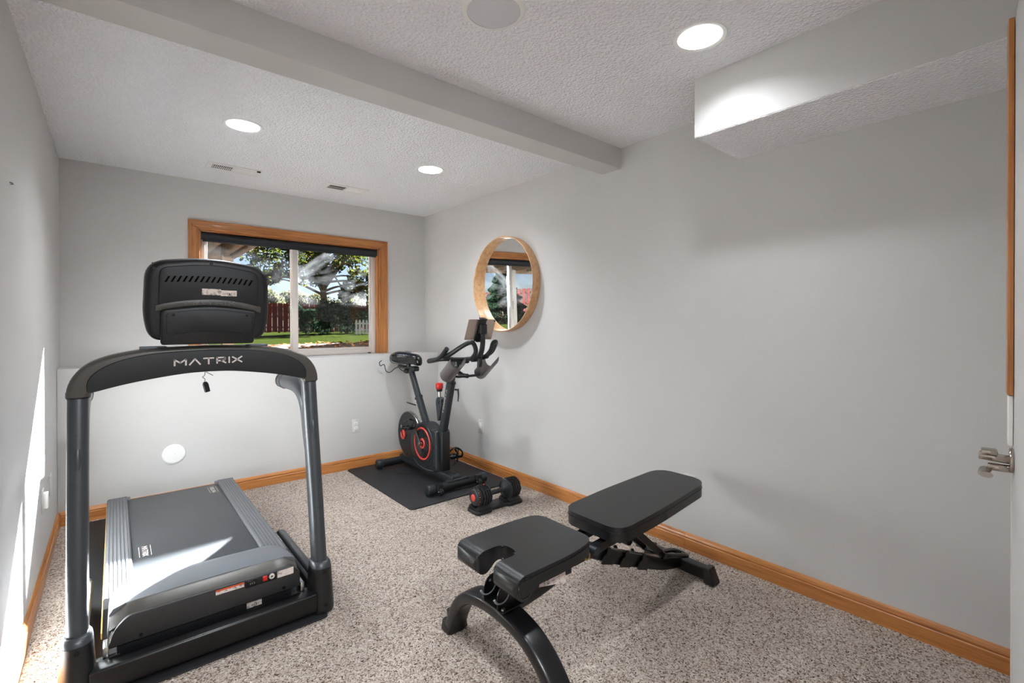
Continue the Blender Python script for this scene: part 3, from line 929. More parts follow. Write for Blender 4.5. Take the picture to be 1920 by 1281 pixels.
crot(B().box((TC + .034, 2.3185, 1.421), (TC + .092, 2.3215, 1.445))).obj('serial_label', M_LABEL, con, smooth=0)
crot(B().box((TC + .042, 2.3180, 1.425), (TC + .084, 2.3190, 1.434))).obj('barcode', M_BARCODE, con, smooth=0)
cv = roundpoly([(TC - .168, 1.222), (TC + .158, 1.222), (TC + .170, 1.362), (TC, 1.384), (TC - .170, 1.362)], [.012, .012, .022, .3, .022], 7)
cvo = crot(B().prism(cv, 'y', 2.300, 2.335, .010, 3)).obj('mount_cover', M_BLACK, con, smooth=50)
cv2 = roundpoly([(TC - .150, 1.262), (TC, 1.280), (TC + .146, 1.262), (TC + .152, 1.348), (TC, 1.370), (TC - .152, 1.348)], [.012, .3, .012, .016, .3, .016], 7)
crot(B().prism(cv2, 'y', 2.2975, 2.305, .002, 2)).obj('inset_plate', M_PANEL, cvo, smooth=50)
for (sx, sz) in ((-.128, 1.342), (.128, 1.342), (-.128, 1.270), (.124, 1.270)):
    crot(B().cyl((TC + sx, 2.300, sz), (TC + sx, 2.2968, sz), .0055, seg=14)).obj('screw', M_BLACKGLOSS, cvo)
for (sx, sz) in ((-.188, 1.520), (.0, 1.550), (.196, 1.512)):
    crot(B().cyl((TC + sx, 2.330, sz), (TC + sx, 2.3235, sz), .006, seg=14)).obj('screw', M_BLACKGLOSS, con)
crot(B().box((TC - .19, 2.424, 1.27), (TC + .19, 2.428, 1.54))).obj('display', M_BLACKGLOSS, con)

# deck: belt, foot rails, motor hood
B().box((TC - .252, 2.45, .155), (TC + .252, 3.905, .178), .008, 3).obj('running_belt', M_BELT, T)
B().cyl((TC - .255, 3.905, .160), (TC + .255, 3.905, .160), .0185, seg=20).obj('rear_roller', M_BELT, T)
B().box((TC - .30, 2.40, .075), (TC + .30, 3.86, .150), .01).obj('deck_frame', M_BLACK, T)
for sgn, x in ((1, TC + .297), (-1, TC - .297)):
    prof = [(x - .049, .150), (x - .049, .186), (x - .046, .190)]
    nr = 6
    for k in range(nr):
        a = x - .040 + k * .0145
        prof += [(a - .0055, .190), (a - .0045, .1935), (a + .0045, .1935), (a + .0055, .190)]
    prof += [(x + .044, .190), (x + .050, .185), (x + .052, .150)]
    rl = B().prism(prof, 'y', 2.52, 3.935).obj('foot_rail', M_RAIL, T, smooth=20)
    B().box((x - .050, 3.925, .125), (x + .052, 3.955, .192), .010, 3).obj('rail_end_cap', M_RAIL, rl)
    B().box((x - sgn * .052 - .012, 3.895, .150), (x - sgn * .052 + .012, 3.945, .188), .003).obj('roller_bracket', M_RAIL, rl)
    B().box((x + sgn * .051 - .002, 2.33, .128), (x + sgn * .051 + .002, 3.93, .150), .001).obj('edge_strip', M_YEL if sgn < 0 else M_BLACK, rl)
    for y_ in (2.72, 3.6):
        B().cyl((x, y_, Z0), (x, y_, .08), .025, seg=16).obj('deck_foot', M_BLACK, T)
# hood top swells towards the front
sec = [(2.625, .183, .30), (2.60, .200, .318), (2.52, .222, .325), (2.42, .240, .328), (2.345, .248, .328), (2.315, .247, .326)]
rings = []
for y_, z_, hw in sec:
    o_ = [(-hw - .004, .135), (-hw, z_ - .030), (-hw + .012, z_ - .012), (-hw + .045, z_ - .002), (-.12, z_ + .002), (0, z_ + .003), (.12, z_ + .002), (hw - .045, z_ - .002), (hw - .012, z_ - .012), (hw, z_ - .030), (hw + .004, .135)]
    rings.append([V(TC + a, y_, c) for a, c in o_])
hood = B()
hood.loft(rings, True, True)
ho2 = hood.obj('motor_hood', M_HOOD, T, smooth=45)
band = [(2.3155, .2475), (2.300, .243), (2.262, .218), (2.256, .214), (2.27, .20), (2.31, .21)]
rg = []
for k in range(13):
    u_ = -1 + 2 * k / 12
    hw = .326
    drop = .0 if abs(u_) < .8 else .034 * ((abs(u_) - .8) / .2) ** 1.6
    rg.append([V(TC + u_ * hw, y_ + (.012 if abs(u_) > .97 else 0), z_ - drop) for y_, z_ in band])
B().loft(rg).obj('hood_lip', M_BROW, ho2, smooth=40)
ff = roundpoly([(TC - .330, .120), (TC + .330, .120), (TC + .330, .190), (TC + .295, .222), (TC - .272, .222), (TC - .312, .185)], [.004, .004, .02, .02, .02, .02], 5)
fo_ = B().prism(ff, 'y', 2.255, 2.34, .004, 2).obj('hood_front', M_HOODFRONT, ho2, smooth=40)
B().box((TC - .305, 2.275, .055), (TC + .30, 2.40, .125), .004).obj('motor_pan', M_PANEL, T)
FYv = 2.2545
B().box((TC + .005, FYv - .001, .196), (TC + .107, FYv + .002, .2145)).obj('warning_label', M_LABEL, fo_, smooth=0)
B().box((TC + .005, FYv - .0015, .2085), (TC + .107, FYv + .002, .2150)).obj('warning_stripe', M_ORANGE, fo_, smooth=0)
B().box((TC + .111, FYv - .003, .186), (TC + .232, FYv + .002, .2185), .002).obj('power_panel', M_BLACK, fo_)
sk = B().box((TC + .118, FYv - .006, .190), (TC + .155, FYv + .001, .2135), .003).obj('power_socket', M_BLACKGLOSS, fo_)
for dx in (-.007, 0, .007): B().box((TC + .1365 + dx - .001, FYv - .0068, .199), (TC + .1365 + dx + .001, FYv - .0055, .206)).obj('pin', M_STEEL, sk)
B().box((TC + .177, FYv - .008, .195), (TC + .195, FYv + .001, .2155), .002).obj('power_switch', M_RED, fo_)
B().ring([(.0045, .001), (.0045, .005), (.011, .004), (.0115, .001)], (TC + .213, FYv - .002, .2055), (0, -1, 0), 24).obj('breaker_ring', M_LOGO, fo_)
B().box((TC + .236, FYv - .001, .188), (TC + .302, FYv + .002, .2165)).obj('rating_label', M_LABEL, fo_, smooth=0)
B().box((TC + .120, 2.2735, .088), (TC + .178, 2.277, .116)).obj('serial_label', M_LABEL, fo_, smooth=0)
B().box((TC + .128, 2.2728, .093), (TC + .168, 2.2738, .102)).obj('barcode', M_BARCODE, fo_, smooth=0)
for dx in (-.235, .262): B().cyl((TC + dx, 2.257, .137), (TC + dx, 2.251, .137), .006, seg=14).obj('screw', M_BLACKGLOSS, fo_)
# belt prints
bl = [c for c in T.children if c.name.startswith('running_belt')][0]
def belt_print(x, y, right, up):
    lettering('MATRIX', (x, y, .1782), right, up, .020, .0036, depth=.0004, width=.125).obj('belt_lettering', M_LOGO, bl, smooth=0)
    r_, u_ = Vector(right), Vector(up)
    for d_ in (-.014, .032):
        p = V(x, y, .1782) + u_ * d_ - r_ * .004
        q_ = B().add([p, p + r_ * .133, p + r_ * .133 + u_ * .002, p + u_ * .002] , [(0, 1, 2, 3)])
        q_.v += [v + V(0, 0, .0004) for v in q_.v[:4]]; q_.f += [(7, 6, 5, 4), (0, 1, 5, 4), (1, 2, 6, 5), (2, 3, 7, 6), (3, 0, 4, 7)]
        q_.obj('belt_line', M_LOGO, bl, smooth=0)
belt_print(TC - .205, 3.03, (0, -1, 0), (1, 0, 0))
belt_print(TC + .212, 3.72, (0, 1, 0), (-1, 0, 0))
# safety key hanging under the bar
t = thing('safety_key', (TC - .018, 2.345, 1.09), 'small black safety key tag hanging on cord under crossbar', 'safety key')
B().tube(bez([(TC - .016, 2.345, 1.10), (TC - .019, 2.343, 1.085), (TC - .026, 2.343, 1.078), (TC - .018, 2.344, 1.070), (TC - .018, 2.344, 1.058)], 6), .0012, 6).obj('cord', M_BLACK, t)
B().tube([(TC - .012, 2.347, 1.098), (TC + .012, 2.349, 1.082)], .0014, 6).obj('cord_tail', M_BLACK, t)
kt = Matrix.Rotation(math.radians(-12), 3, 'Y') @ Matrix.Rotation(math.radians(24), 3, 'Z')
pp = V(TC - .018, 2.344, 1.056)
def kbox(b_):
    b_.v = [pp + kt @ (p - pp) for p in b_.v]; return b_
kp = roundpoly([(pp.x - .010, pp.z - .042), (pp.x + .010, pp.z - .042), (pp.x + .010, pp.z - .008), (pp.x + .005, pp.z + .002), (pp.x - .005, pp.z + .002), (pp.x - .010, pp.z - .008)], .003, 3)
kbox(B().prism(kp, 'y', 2.338, 2.347, .001, 1)).obj('key_body', M_BLACK, t)
kbox(B().prism([(a - .0015, c - .0008) for a, c in kp], 'y', 2.347, 2.350)).obj('key_back', M_WHITE, t)

# ================================================================== EXERCISE BIKE
tag(B().prism(rrect(1.575, 2.99, 2.495, 4.19, .035), 'z', .001, .009, .002, 2).obj('bike_mat', M_RUBBER), 'black rubber mat under the exercise bike', 'mat')
BX, BZ = 2.05, .009
K = thing('exercise_bike', (BX, 3.58, BZ), 'dark grey spin bike with red ringed disc and tall handlebars', 'exercise bike')
B().box((BX - .045, 3.14, .050), (BX + .045, 4.03, .112), .010, 3).obj('base_beam', M_BIKE, K)
bp = B().box((BX - .043, 3.19, .1105), (BX + .043, 3.34, .116), .003).obj('beam_cover', M_BIKED, K)
for y_, nm in ((3.135, 'front_foot'), (4.02, 'rear_foot')):
    f_ = B().cyl((1.815, y_, .054), (2.285, y_, .054), .034, seg=24).obj('foot_bar', M_BIKED, K)
    for x0, x1 in ((1.782, 1.84), (2.26, 2.318)):
        c_ = B().cyl((x0, y_, .054), (x1, y_, .054), .0395, seg=24, bevel=.006).obj('end_cap', M_BIKE, f_)
        B().cyl(((x0 + x1) / 2, y_, BZ), ((x0 + x1) / 2, y_, .022), .022, seg=16).obj('levelling_foot', M_BIKED, f_)
    if nm == 'front_foot':
        B().box((BX - .10, y_ - .022, .083), (BX + .10, y_ + .022, .092), .004).obj('foot_plate', M_BIKE, f_)
        for x in (1.872, 2.228):
            B().box((x - .024, y_ - .05, .030), (x + .024, y_ - .01, .095), .006).obj('wheel_fork', M_BIKED, f_)
            B().cyl((x - .011, y_ - .048, .042), (x + .011, y_ - .048, .042), .026, seg=22, bevel=.004).obj('transport_wheel', M_BIKED, f_)
            B().cyl((x - .0255, y_ - .048, .042), (x + .0255, y_ - .048, .042), .006, seg=10).obj('axle', M_STEEL, f_)
# housing
hp = [(3.325, .105), (3.335, .25), (3.338, .40), (3.345, .432), (3.38, .440), (3.43, .425), (3.48, .440), (3.55, .462), (3.62, .462), (3.69, .438), (3.745, .385), (3.775, .31), (3.765, .225), (3.72, .155), (3.65, .105), (3.55, .085), (3.42, .085)]
hp = [(p.x, p.y) for p in bez([(a, c, 0) for a, c in hp + [hp[0]]], 4)][:-1]
hs = B().prism(hp, 'x', BX - .070, BX + .070, .022, 4).obj('housing', M_BIKE, K, smooth=50)
# raised rim following the housing and front cowl
B().tube(bez([(BX - .068, 3.71, .14), (BX - .071, 3.63, .107), (BX - .071, 3.52, .093), (BX - .070, 3.43, .096), (BX - .062, 3.36, .112)], 6), .006, 8).obj('housing_trim', M_UPRIGHT, hs)
B().tube(bez([(BX - .071, 3.42, .412), (BX - .073, 3.395, .32), (BX - .073, 3.40, .22), (BX - .071, 3.425, .12)], 6), .004, 8).obj('housing_seam', M_UPRIGHT, hs)
B().box((BX - .040, 3.295, .095), (BX + .040, 3.345, .43), .010, 3).obj('front_cowl', M_BIKED, hs)
for y_, z_ in ((3.372, .30), (3.40, .42), (3.36, .14)): B().cyl((BX - .066, y_, z_), (BX - .0725, y_, z_), .005, seg=10).obj('screw', M_BLACKGLOSS, hs)
DCn = V(BX - .070, 3.545, .300)
ds = B().lathe([(.165, 0), (.163, .006), (.140, .010), (.118, .006), (.001, .006)], DCn, (-1, 0, 0), 56, closed=False).obj('side_disc', M_BIKED, K)
B().ring([(.122, .006), (.124, .014), (.134, .014), (.137, .006)], DCn, (-1, 0, 0), 64).obj('red_ring', M_REDR, ds)
B().ring([(.026, .006), (.027, .013), (.042, .013), (.044, .006)], DCn, (-1, 0, 0), 40).obj('hub_ring', M_REDR, ds)
for k in range(22):
    a0 = 2 * math.pi * k / 22
    rows = []
    for j in range(5):
        f = j / 4
        r_ = .048 + f * .070
        a = a0 + .75 * f
        wd = .0042 + .005 * f
        c, s_ = math.cos(a), math.sin(a)
        cen = DCn + V(-.0085, c * r_, s_ * r_)
        tn = V(0, -s_, c)
        rows.append([cen - tn * wd, cen + tn * wd + V(.0035, 0, 0)])
    B().sheet(rows, .0025).obj('swirl_vane', M_BIKE, ds)
# flywheel at the back
FC = V(2.0, 3.845, .315)
fw = B().lathe([(.001, -.002), (.19, -.002), (.198, -.002), (.207, -.004)], FC, (-1, 0, 0), 64, closed=False).obj('flywheel', M_BIKED, K, fix=False)
B().ring([(.185, -.004), (.207, -.003), (.209, -.006), (.209, -.030), (.207, -.033), (.185, -.032)], FC, (-1, 0, 0), 64).obj('flywheel_rim', M_STEEL, fw)
B().lathe([(.187, -.003), (.187, -.030), (.001, -.030)], FC, (-1, 0, 0), 48, closed=False).obj('flywheel_back', M_BIKED, fw)
B().lathe([(.042, 0), (.042, .008), (.036, .011), (.001, .011)], FC + V(0, .095, -.012), (-1, 0, 0), 32, closed=False).obj('red_badge', M_REDR, fw)
ar = roundpoly([(3.60, .10), (3.97, .09), (4.00, .115), (3.86, .20), (3.84, .33), (3.80, .33), (3.74, .20), (3.62, .17)], .03, 4)
B().prism(ar, 'x', BX - .046, BX - .030, .004, 2).obj('rear_stay', M_BIKE, K)
B().prism(ar, 'x', BX + .006, BX + .046, .004, 2).obj('rear_stay', M_BIKE, K)
# cranks and pedals
def crank(sx, ang, label=None):
    x = BX + sx * .095
    d = V(0, math.cos(ang), math.sin(ang))
    c0 = V(BX + sx * .07, 3.545, .300)
    e = V(x + sx * .005, 3.545, .300) + d * .165
    c_ = B().tube([V(x, 3.545, .30) - d * .012, V(x, 3.545, .30) + d * .03, e], [.017, .013, .011], 12, rb=[.011, .009, .008]).obj('crank_arm', M_BIKED, K)
    B().cyl(c0, V(x + sx * .014, 3.545, .30), .015, seg=16).obj('crank_hub', M_STEEL, c_)
    px = e.x + sx * .06
    B().cyl(e, (px + sx * .045, e.y, e.z), .007, seg=10).obj('pedal_axle', M_STEEL, c_)
    pd = B()
    for dy in (-.038, .038): pd.box((px - .043, e.y + dy - .006, e.z - .012), (px + .043, e.y + dy + .006, e.z + .012), .003)
    for dx in (-.040, .0, .040): pd.box((px + dx - .006, e.y - .038, e.z - .009), (px + dx + .006, e.y + .038, e.z + .009), .002)
    po = pd.obj('pedal', M_BIKED, K)
    # toe cage and strap
    cage = bez([(px - .03, e.y - .042, e.z), (px - .03, e.y - .085, e.z + .015), (px - .024, e.y - .10, e.z + .055), (px - .015, e.y - .05, e.z + .075), (px + .015, e.y - .05, e.z + .075), (px + .024, e.y - .10, e.z + .055), (px + .03, e.y - .085, e.z + .015), (px + .03, e.y - .042, e.z)], 4)
    B().tube(cage, .005, 8, rb=.010).obj('toe_cage', M_BIKED, po)
    B().tube(bez([(px - .046, e.y + .01, e.z - .03), (px - .05, e.y, e.z + .03), (px - .02, e.y - .03, e.z + .075), (px + .02, e.y - .03, e.z + .075), (px + .05, e.y, e.z + .03), (px + .046, e.y + .01, e.z - .06)], 4), .002, 6, rb=.009).obj('strap', M_BIKED, po)
    B().box((px - .054, e.y - .004, e.z + .008), (px - .049, e.y + .014, e.z + .030), .001).obj('buckle', M_STEEL, po)
    B().tube(bez([(px - .05, e.y + .01, e.z - .02), (px - .03, e.y + .012, e.z - .075), (px + .0, e.y + .01, e.z - .085), (px + .03, e.y + .012, e.z - .06)], 5), .0022, 6, rb=.010).obj('strap_tail', M_BIKED, po)
crank(-1, math.radians(50))
crank(1, math.radians(230))
# seat post
d_ = (V(BX, 3.885, .885) - V(BX, 3.60, .43))
sl_ = B().tube([V(BX, 3.605, .43), V(BX, 3.605, .43) + d_ * .50], .027, 20, rb=.034, up=(0, 1, 0), power=3.2).obj('seat_tube', M_BIKE, K)
e0 = V(BX, 3.605, .43) + d_ * .50
B().tube([e0 - d_ * .02, e0 + d_ * .012], .030, 20, rb=.037, up=(0, 1, 0), power=3.2).obj('seat_collar', M_BIKED, sl_)
sp_ = B().tube([e0, V(BX, 3.885, .885)], .022, 18, rb=.029, up=(0, 1, 0), power=3.2).obj('seat_post', M_BIKE, K)
B().tube([e0 + V(-.02, .02, -.07), e0 + V(-.03, .10, -.065), e0 + V(-.032, .155, -.062)], [.006, .007, .005], 10).obj('clamp_lever', M_BIKED, sl_)
upv = d_.normalized(); rv = (V(0, 1, 0) - upv * upv.y).normalized()
lettering('ECHELON', e0 - d_ * .05 + V(-.0285, .010, 0) , -upv, rv, .016, .0028, depth=-.0006, width=.20).obj('tube_lettering', M_LOGO, sl_, smooth=0)
for k in range(9):
    p = e0 + d_ * (.07 + .047 * k)
    B().cyl(p + V(-.0205, .004, 0), p + V(-.0226, .004, 0), .0045, seg=10).obj('index_hole', M_BLACKGLOSS, sp_)
B().cyl((BX, 3.795, .905), (BX, 4.125, .905), .017, seg=18, bevel=.004).obj('seat_slider', M_BIKE, K)
B().box((BX - .032, 3.785, .88), (BX + .032, 3.855, .925), .012, 3).obj('slider_end', M_BIKED, K)
B().sphere((BX - .012, 3.95, .872), (.028, .034, .022)).obj('slider_knob', M_BIKED, K)
B().cyl((BX, 3.93, .90), (BX, 3.93, .955), .020, seg=16).obj('saddle_clamp', M_BIKED, K)
for sx in (-1, 1):
    B().tube(bez([(BX + sx * .022, 3.83, .962), (BX + sx * .022, 3.90, .945), (BX + sx * .024, 3.98, .945), (BX + sx * .055, 4.07, .965)], 5), .004, 8).obj('saddle_rail', M_STEEL, K)
ss = [(4.168, .020, 1.000, .965, 0), (4.160, .062, 1.018, .940, .004), (4.12, .098, 1.040, .926, .010), (4.05, .110, 1.052, .926, .014), (3.98, .088, 1.052, .932, .012), (3.90, .052, 1.044, .938, .008), (3.82, .038, 1.036, .940, .004), (3.76, .034, 1.028, .932, 0), (3.728, .026, 1.012, .935, 0), (3.715, .010, .992, .955, 0)]
rings = []
for y_, hw, zt, zb, dip in ss:
    rg = []
    for k in range(24):
        a = 2 * math.pi * k / 24
        ca, sa = math.cos(a), math.sin(a)
        cxx = math.copysign(abs(ca) ** .75, ca) * hw
        zz = (zt + zb) / 2 + math.copysign(abs(sa) ** .8, sa) * (zt - zb) / 2
        if sa > 0: zz -= dip * max(0, 1 - (cxx / (hw * .35)) ** 2)
        rg.append(V(BX + cxx, y_, zz))
    rings.append(rg)
sd = B().loft(rings).obj('saddle', M_BLACKGLOSS, K, smooth=60)
B().tube(bez([(BX - .105, 4.07, .975), (BX - .108, 4.03, .955), (BX - .085, 3.97, .94)], 5), .003, 8).obj('saddle_piping', M_GRAYSAD, sd)
B().sheet([[(BX - .02 + .006 * j, 3.80 + .02 * i, 1.0375 + .0020 * i) for j in range(6)] for i in range(4)], -.0012).obj('saddle_inlay', M_GRAYSAD, sd)
# wire holder behind the saddle
for sx in (-1, 1):
    B().tube(bez([(BX + sx * .010, 4.10, .90), (BX + sx * .02, 4.16, .885), (BX + sx * .07, 4.165, .85), (BX + sx * .11, 4.165, .865), (BX + sx * .13, 4.165, .925), (BX + sx * .165, 4.165, .915), (BX + sx * .175, 4.165, .945), (BX + sx * .155, 4.16, .965)], 6), .004, 8).obj('wire_holder', M_BIKED, K)
# handlebar column
hcol = V(BX, 3.215, .84) - V(BX, 3.345, .40)
ht_ = B().tube([V(BX, 3.350, .40), V(BX, 3.350, .40) + hcol], .029, 20, rb=.036, up=(0, 1, 0), power=3.4).obj('handlebar_tube', M_BIKE, K)
top = V(BX, 3.350, .40) + hcol
B().tube([top - hcol * .02, top + hcol * .012], .032, 20, rb=.040, up=(0, 1, 0), power=3.4).obj('column_collar', M_BIKED, ht_)
hp_ = B().tube([top, top + hcol * .40], .022, 18, rb=.028, up=(0, 1, 0), power=3.4).obj('handlebar_post', M_UPRIGHT, K)
hu = hcol.normalized(); hr = (V(0, 1, 0) - hu * hu.y).normalized()
lettering('CONNECT', V(BX, 3.350, .40) + hcol * .44 + V(-.0305, .012, 0), hu, -hr, .017, .0028, depth=-.0006, width=.20).obj('column_lettering', M_LOGO, ht_, smooth=0)
B().cyl(top + V(.02, -.03, -.06), top + V(.02, -.07, -.06), .008, seg=12).obj('clamp_bolt', M_STEEL, ht_)
B().tube([top + V(.02, -.068, -.05), top + V(.02, -.075, -.10), top + V(.02, -.068, -.15)], [.007, .006, .004], 10).obj('clamp_lever', M_BIKED, ht_)
# resistance lever body with red stop knob
rv_ = roundpoly([(3.365, .52), (3.395, .50), (3.405, .55), (3.425, .66), (3.412, .695), (3.38, .705), (3.345, .69), (3.335, .62)], .018, 4)
rb_ = B().prism(rv_, 'x', BX - .024, BX + .024, .008, 3).obj('resistance_lever', M_BIKE, K)
B().lathe([(.022, 0), (.022, .004), (.018, .006), (.001, .006)], (BX - .024, 3.385, .665), (-1, 0, 0), 28, closed=False).obj('pivot_cap', M_BIKE, rb_)
B().cyl((BX, 3.392, .69), (BX, 3.398, .762), .013, seg=16).obj('knob_stem', M_STEEL, rb_)
B().cyl((BX, 3.396, .745), (BX, 3.397, .765), .022, .026, seg=20).obj('knob_skirt', M_BIKED, rb_)
B().lathe([(.026, 0), (.031, .01), (.031, .042), (.027, .050), (.012, .0515), (.001, .0515)], (BX, 3.398, .765), (0, 0, 1), 24, closed=False).obj('stop_knob', M_RED, rb_)
# handlebars
B().box((BX - .03, 3.0, 1.0), (BX + .03, 3.235, 1.03), .012, 3).obj('handlebar_slider', M_BIKED, K)
B().cyl((BX, 3.12, .98), (BX, 3.12, 1.03), .03, seg=18).obj('handlebar_clamp', M_BIKE, K)
B().sphere((BX - .03, 3.10, .965), (.03, .03, .028)).obj('adjust_knob', M_BIKED, K)
hb_ = B().tube(bez([(BX - .17, 3.0, 1.045), (BX - .10, 3.02, 1.035), (BX, 3.03, 1.03), (BX + .10, 3.02, 1.035), (BX + .17, 3.0, 1.045)], 6), .016, 16).obj('handlebar', M_BIKED, K)
for sx in (-1, 1):
    x = BX + sx * .215
    g = B().tube(bez([(x, 3.19, 1.018), (x, 3.12, 1.028), (x - sx * .005, 3.04, 1.042), (x - sx * .03, 3.0, 1.045), (x - sx * .08, 3.01, 1.04)], 6), .0185, 16).obj('grip', M_BIKED, K)
    B().sphere((x, 3.192, 1.018), (.0185, .012, .0185)).obj('grip_end', M_BIKED, g)
    B().tube(bez([(x, 3.07, 1.037), (x, 3.02, 1.058), (x, 2.975, 1.09), (x, 2.937, 1.121)], 5), .0175, 16).obj('bar_end', M_BIKED, K)
    B().tube(bez([(x - sx * .015, 3.03, 1.045), (BX + sx * .185, 2.93, 1.085), (BX + sx * .15, 2.84, 1.14), (BX + sx * .115, 2.79, 1.168), (BX + sx * .085, 2.785, 1.155), (BX + sx * .065, 2.79, 1.10), (BX + sx * .05, 2.86, 1.05), (BX + sx * .02, 2.98, 1.035)], 7), .0165, 16).obj('inner_bar', M_BIKED, K)
# bottle and weight tray: smoked trough across the column
def trough(xc, name):
    rows = []
    for i in range(7):
        f = i / 6
        rows.append([V(xc + .067 * math.cos(math.radians(a)), 3.026 - .140 * f, .930 + .108 * f + .062 * math.sin(math.radians(a))) for a in range(170, 371, 10)])
    o = B().sheet(rows, -.0035).obj(name, M_TRAY, K, smooth=60)
    for d in (-.022, .004):
        B().tube([V(xc + d, 2.99, .930 - .062 + .030), V(xc + d, 2.93, .930 - .062 + .077)], .002, 6).obj('rib', M_BIKED, o)
trough(BX - .152, 'weight_tray')
trough(BX + .155, 'weight_tray')
B().box((BX - .10, 2.965, .898), (BX + .105, 3.01, .914), .006).obj('tray_bracket', M_BIKED, K)
B().tube([V(BX, 3.14, .935), V(BX, 3.06, .905), V(BX, 2.99, .905)], .017, 14).obj('tray_arm', M_BIKED, K)
# tablet holder stem
st = B().tube(bez([(BX, 2.93, 1.035), (BX, 2.86, 1.045), (BX, 2.815, 1.09), (BX, 2.795, 1.16), (BX, 2.795, 1.24)], 6), [.020 - .0001 * k for k in range(25)], 16).obj('holder_stem', M_BIKED, K)
B().cyl((BX, 2.835, .985), (BX, 2.83, 1.05), .019, seg=16, bevel=.004).obj('stem_foot', M_BIKED, K)
TR = Matrix.Rotation(math.radians(22), 3, 'X')
TP = V(BX, 2.835, 1.262)
def trot(b_):
    b_.v = [TP + TR @ (p - TP) for p in b_.v]; return b_
B().box((BX - .030, 2.775, 1.225), (BX + .030, 2.815, 1.30), .010, 3).obj('holder_joint', M_BIKED, K)
trot(B().box((BX - .045, 2.808, 1.175), (BX + .03, 2.822, 1.345), .012, 3)).obj('holder_plate', M_BIKED, K)
trot(B().box((BX - .028, 2.80, 1.3425), (BX + .028, 2.838, 1.354), .005, 3)).obj('holder_claw', M_BIKED, K)
trot(B().box((BX - .028, 2.80, 1.171), (BX + .028, 2.838, 1.1815), .005, 3)).obj('holder_claw', M_BIKED, K)
tb = thing('tablet', (BX, 2.835, 1.18), 'tablet with gold back clipped in the bike holder', 'tablet')
trot(B().prism(rrect(BX - .122, 1.182, BX + .122, 1.342, .010), 'y', 2.8225, 2.829, .0025, 3)).obj('body', M_TABLET, tb)
trot(B().prism(rrect(BX - .119, 1.185, BX + .119, 1.339, .008), 'y', 2.829, 2.8296)).obj('screen', M_BLACKGLOSS, tb)
trot(B().cyl((BX + .110, 2.823, 1.331), (BX + .110, 2.8215, 1.331), .005, seg=16)).obj('camera_lens', M_BLACKGLOSS, tb)

# ================================================================== ADJUSTABLE DUMBBELL
DY, DZ = 2.675, .108
cr = thing('dumbbell_cradle', (2.07, DY, 0), 'black plastic cradle tray under the dumbbell', 'cradle')
crp = roundpoly([(1.868, DY - .07), (1.99, DY - .07), (2.0, DY - .048), (2.14, DY - .048), (2.15, DY - .07), (2.278, DY - .07), (2.278, DY + .07), (1.868, DY + .07)], [.03, .02, .01, .01, .02, .03, .03, .03], 5)
B().prism(crp, 'z', .002, .026, .006, 3).obj('base', M_BIKED, cr)
for x0, x1 in ((1.885, 1.99), (2.15, 2.255)):
    b = B()
    pr = [(DY - .062, .024), (DY - .062, .040)] + [(DY + .058 * math.cos(math.radians(a)), DZ + .074 * math.sin(math.radians(a))) for a in range(225, 316, 15)] + [(DY + .062, .040), (DY + .062, .024)]
    b.prism(pr, 'x', x0, x1, .003, 2).obj('saddle_block', M_BIKED, cr)
db = thing('adjustable_dumbbell', (2.07, DY, .034), 'black adjustable dumbbell with red dial centre', 'dumbbell')
B().cyl((1.98, DY, DZ), (2.14, DY, DZ), .0165, seg=22).obj('handle', M_BIKED, db)
B().lathe([(.0165, 0), (.020, -.02), (.052, -.036), (.066, -.038), (.070, -.052), (.001, -.052)], (2.118 - .0, DY, DZ), (-1, 0, 0), 40, closed=False).obj('end_flange', M_BIKE, db)
B().lathe([(.0165, 0), (.020, -.01), (.052, -.018), (.066, -.019), (.070, -.03), (.001, -.03)], (2.015, DY, DZ), (1, 0, 0), 40, closed=False).obj('end_flange', M_BIKE, db)
def wplate(x0, x1, r):
    pr = []
    for k in range(40):
        a = 2 * math.pi * k / 40
        rr = r * (1 + .035 * math.cos(8 * a))
        pr.append((DY + rr * math.cos(a), DZ + max(-.066, rr * math.sin(a))))
    p = B().prism(pr, 'x', x0, x1, .0025, 2).obj('weight_plate', M_BIKED, db)
    for k in range(7):
        a = math.radians(55 + 14 * k)
        B().box(((x0 + x1) / 2 - .004, DY + (r + .000) * math.cos(a) - .004, DZ + (r) * math.sin(a) - .003), ((x0 + x1) / 2 + .004, DY + r * math.cos(a) + .004, DZ + r * math.sin(a) + .007), .002).obj('tooth', M_BIKED, p)
for k in range(4): wplate(1.905 + k * .0205, 1.905 + k * .0205 + .015, .068 if k else .064)
for k in range(5): wplate(2.170 + k * .0185, 2.170 + k * .0185 + .0135, .068 - .002 * (k == 4))
dl = B().lathe([(.056, -.008), (.056, .012), (.050, .018), (.044, .020), (.001, .020)], (1.900, DY, DZ), (-1, 0, 0), 40, closed=False).obj('dial', M_BIKE, db)
B().lathe([(.024, .018), (.024, .023), (.021, .025), (.001, .025)], (1.900, DY, DZ), (-1, 0, 0), 32, closed=False).obj('dial_centre', M_REDR, dl)
for k in range(8):
    a = math.radians(-50 + 16 * k)
    B().sphere((1.897, DY - .0565 * math.cos(a), DZ + .0565 * math.sin(a)), .003, 8).obj('weight_mark', (M_YEL, M_RED)[k % 2], dl)
B().sphere((1.972, DY, DZ + .071), (.006, .005, .006), 10).obj('lock_pin', M_REDR, db)

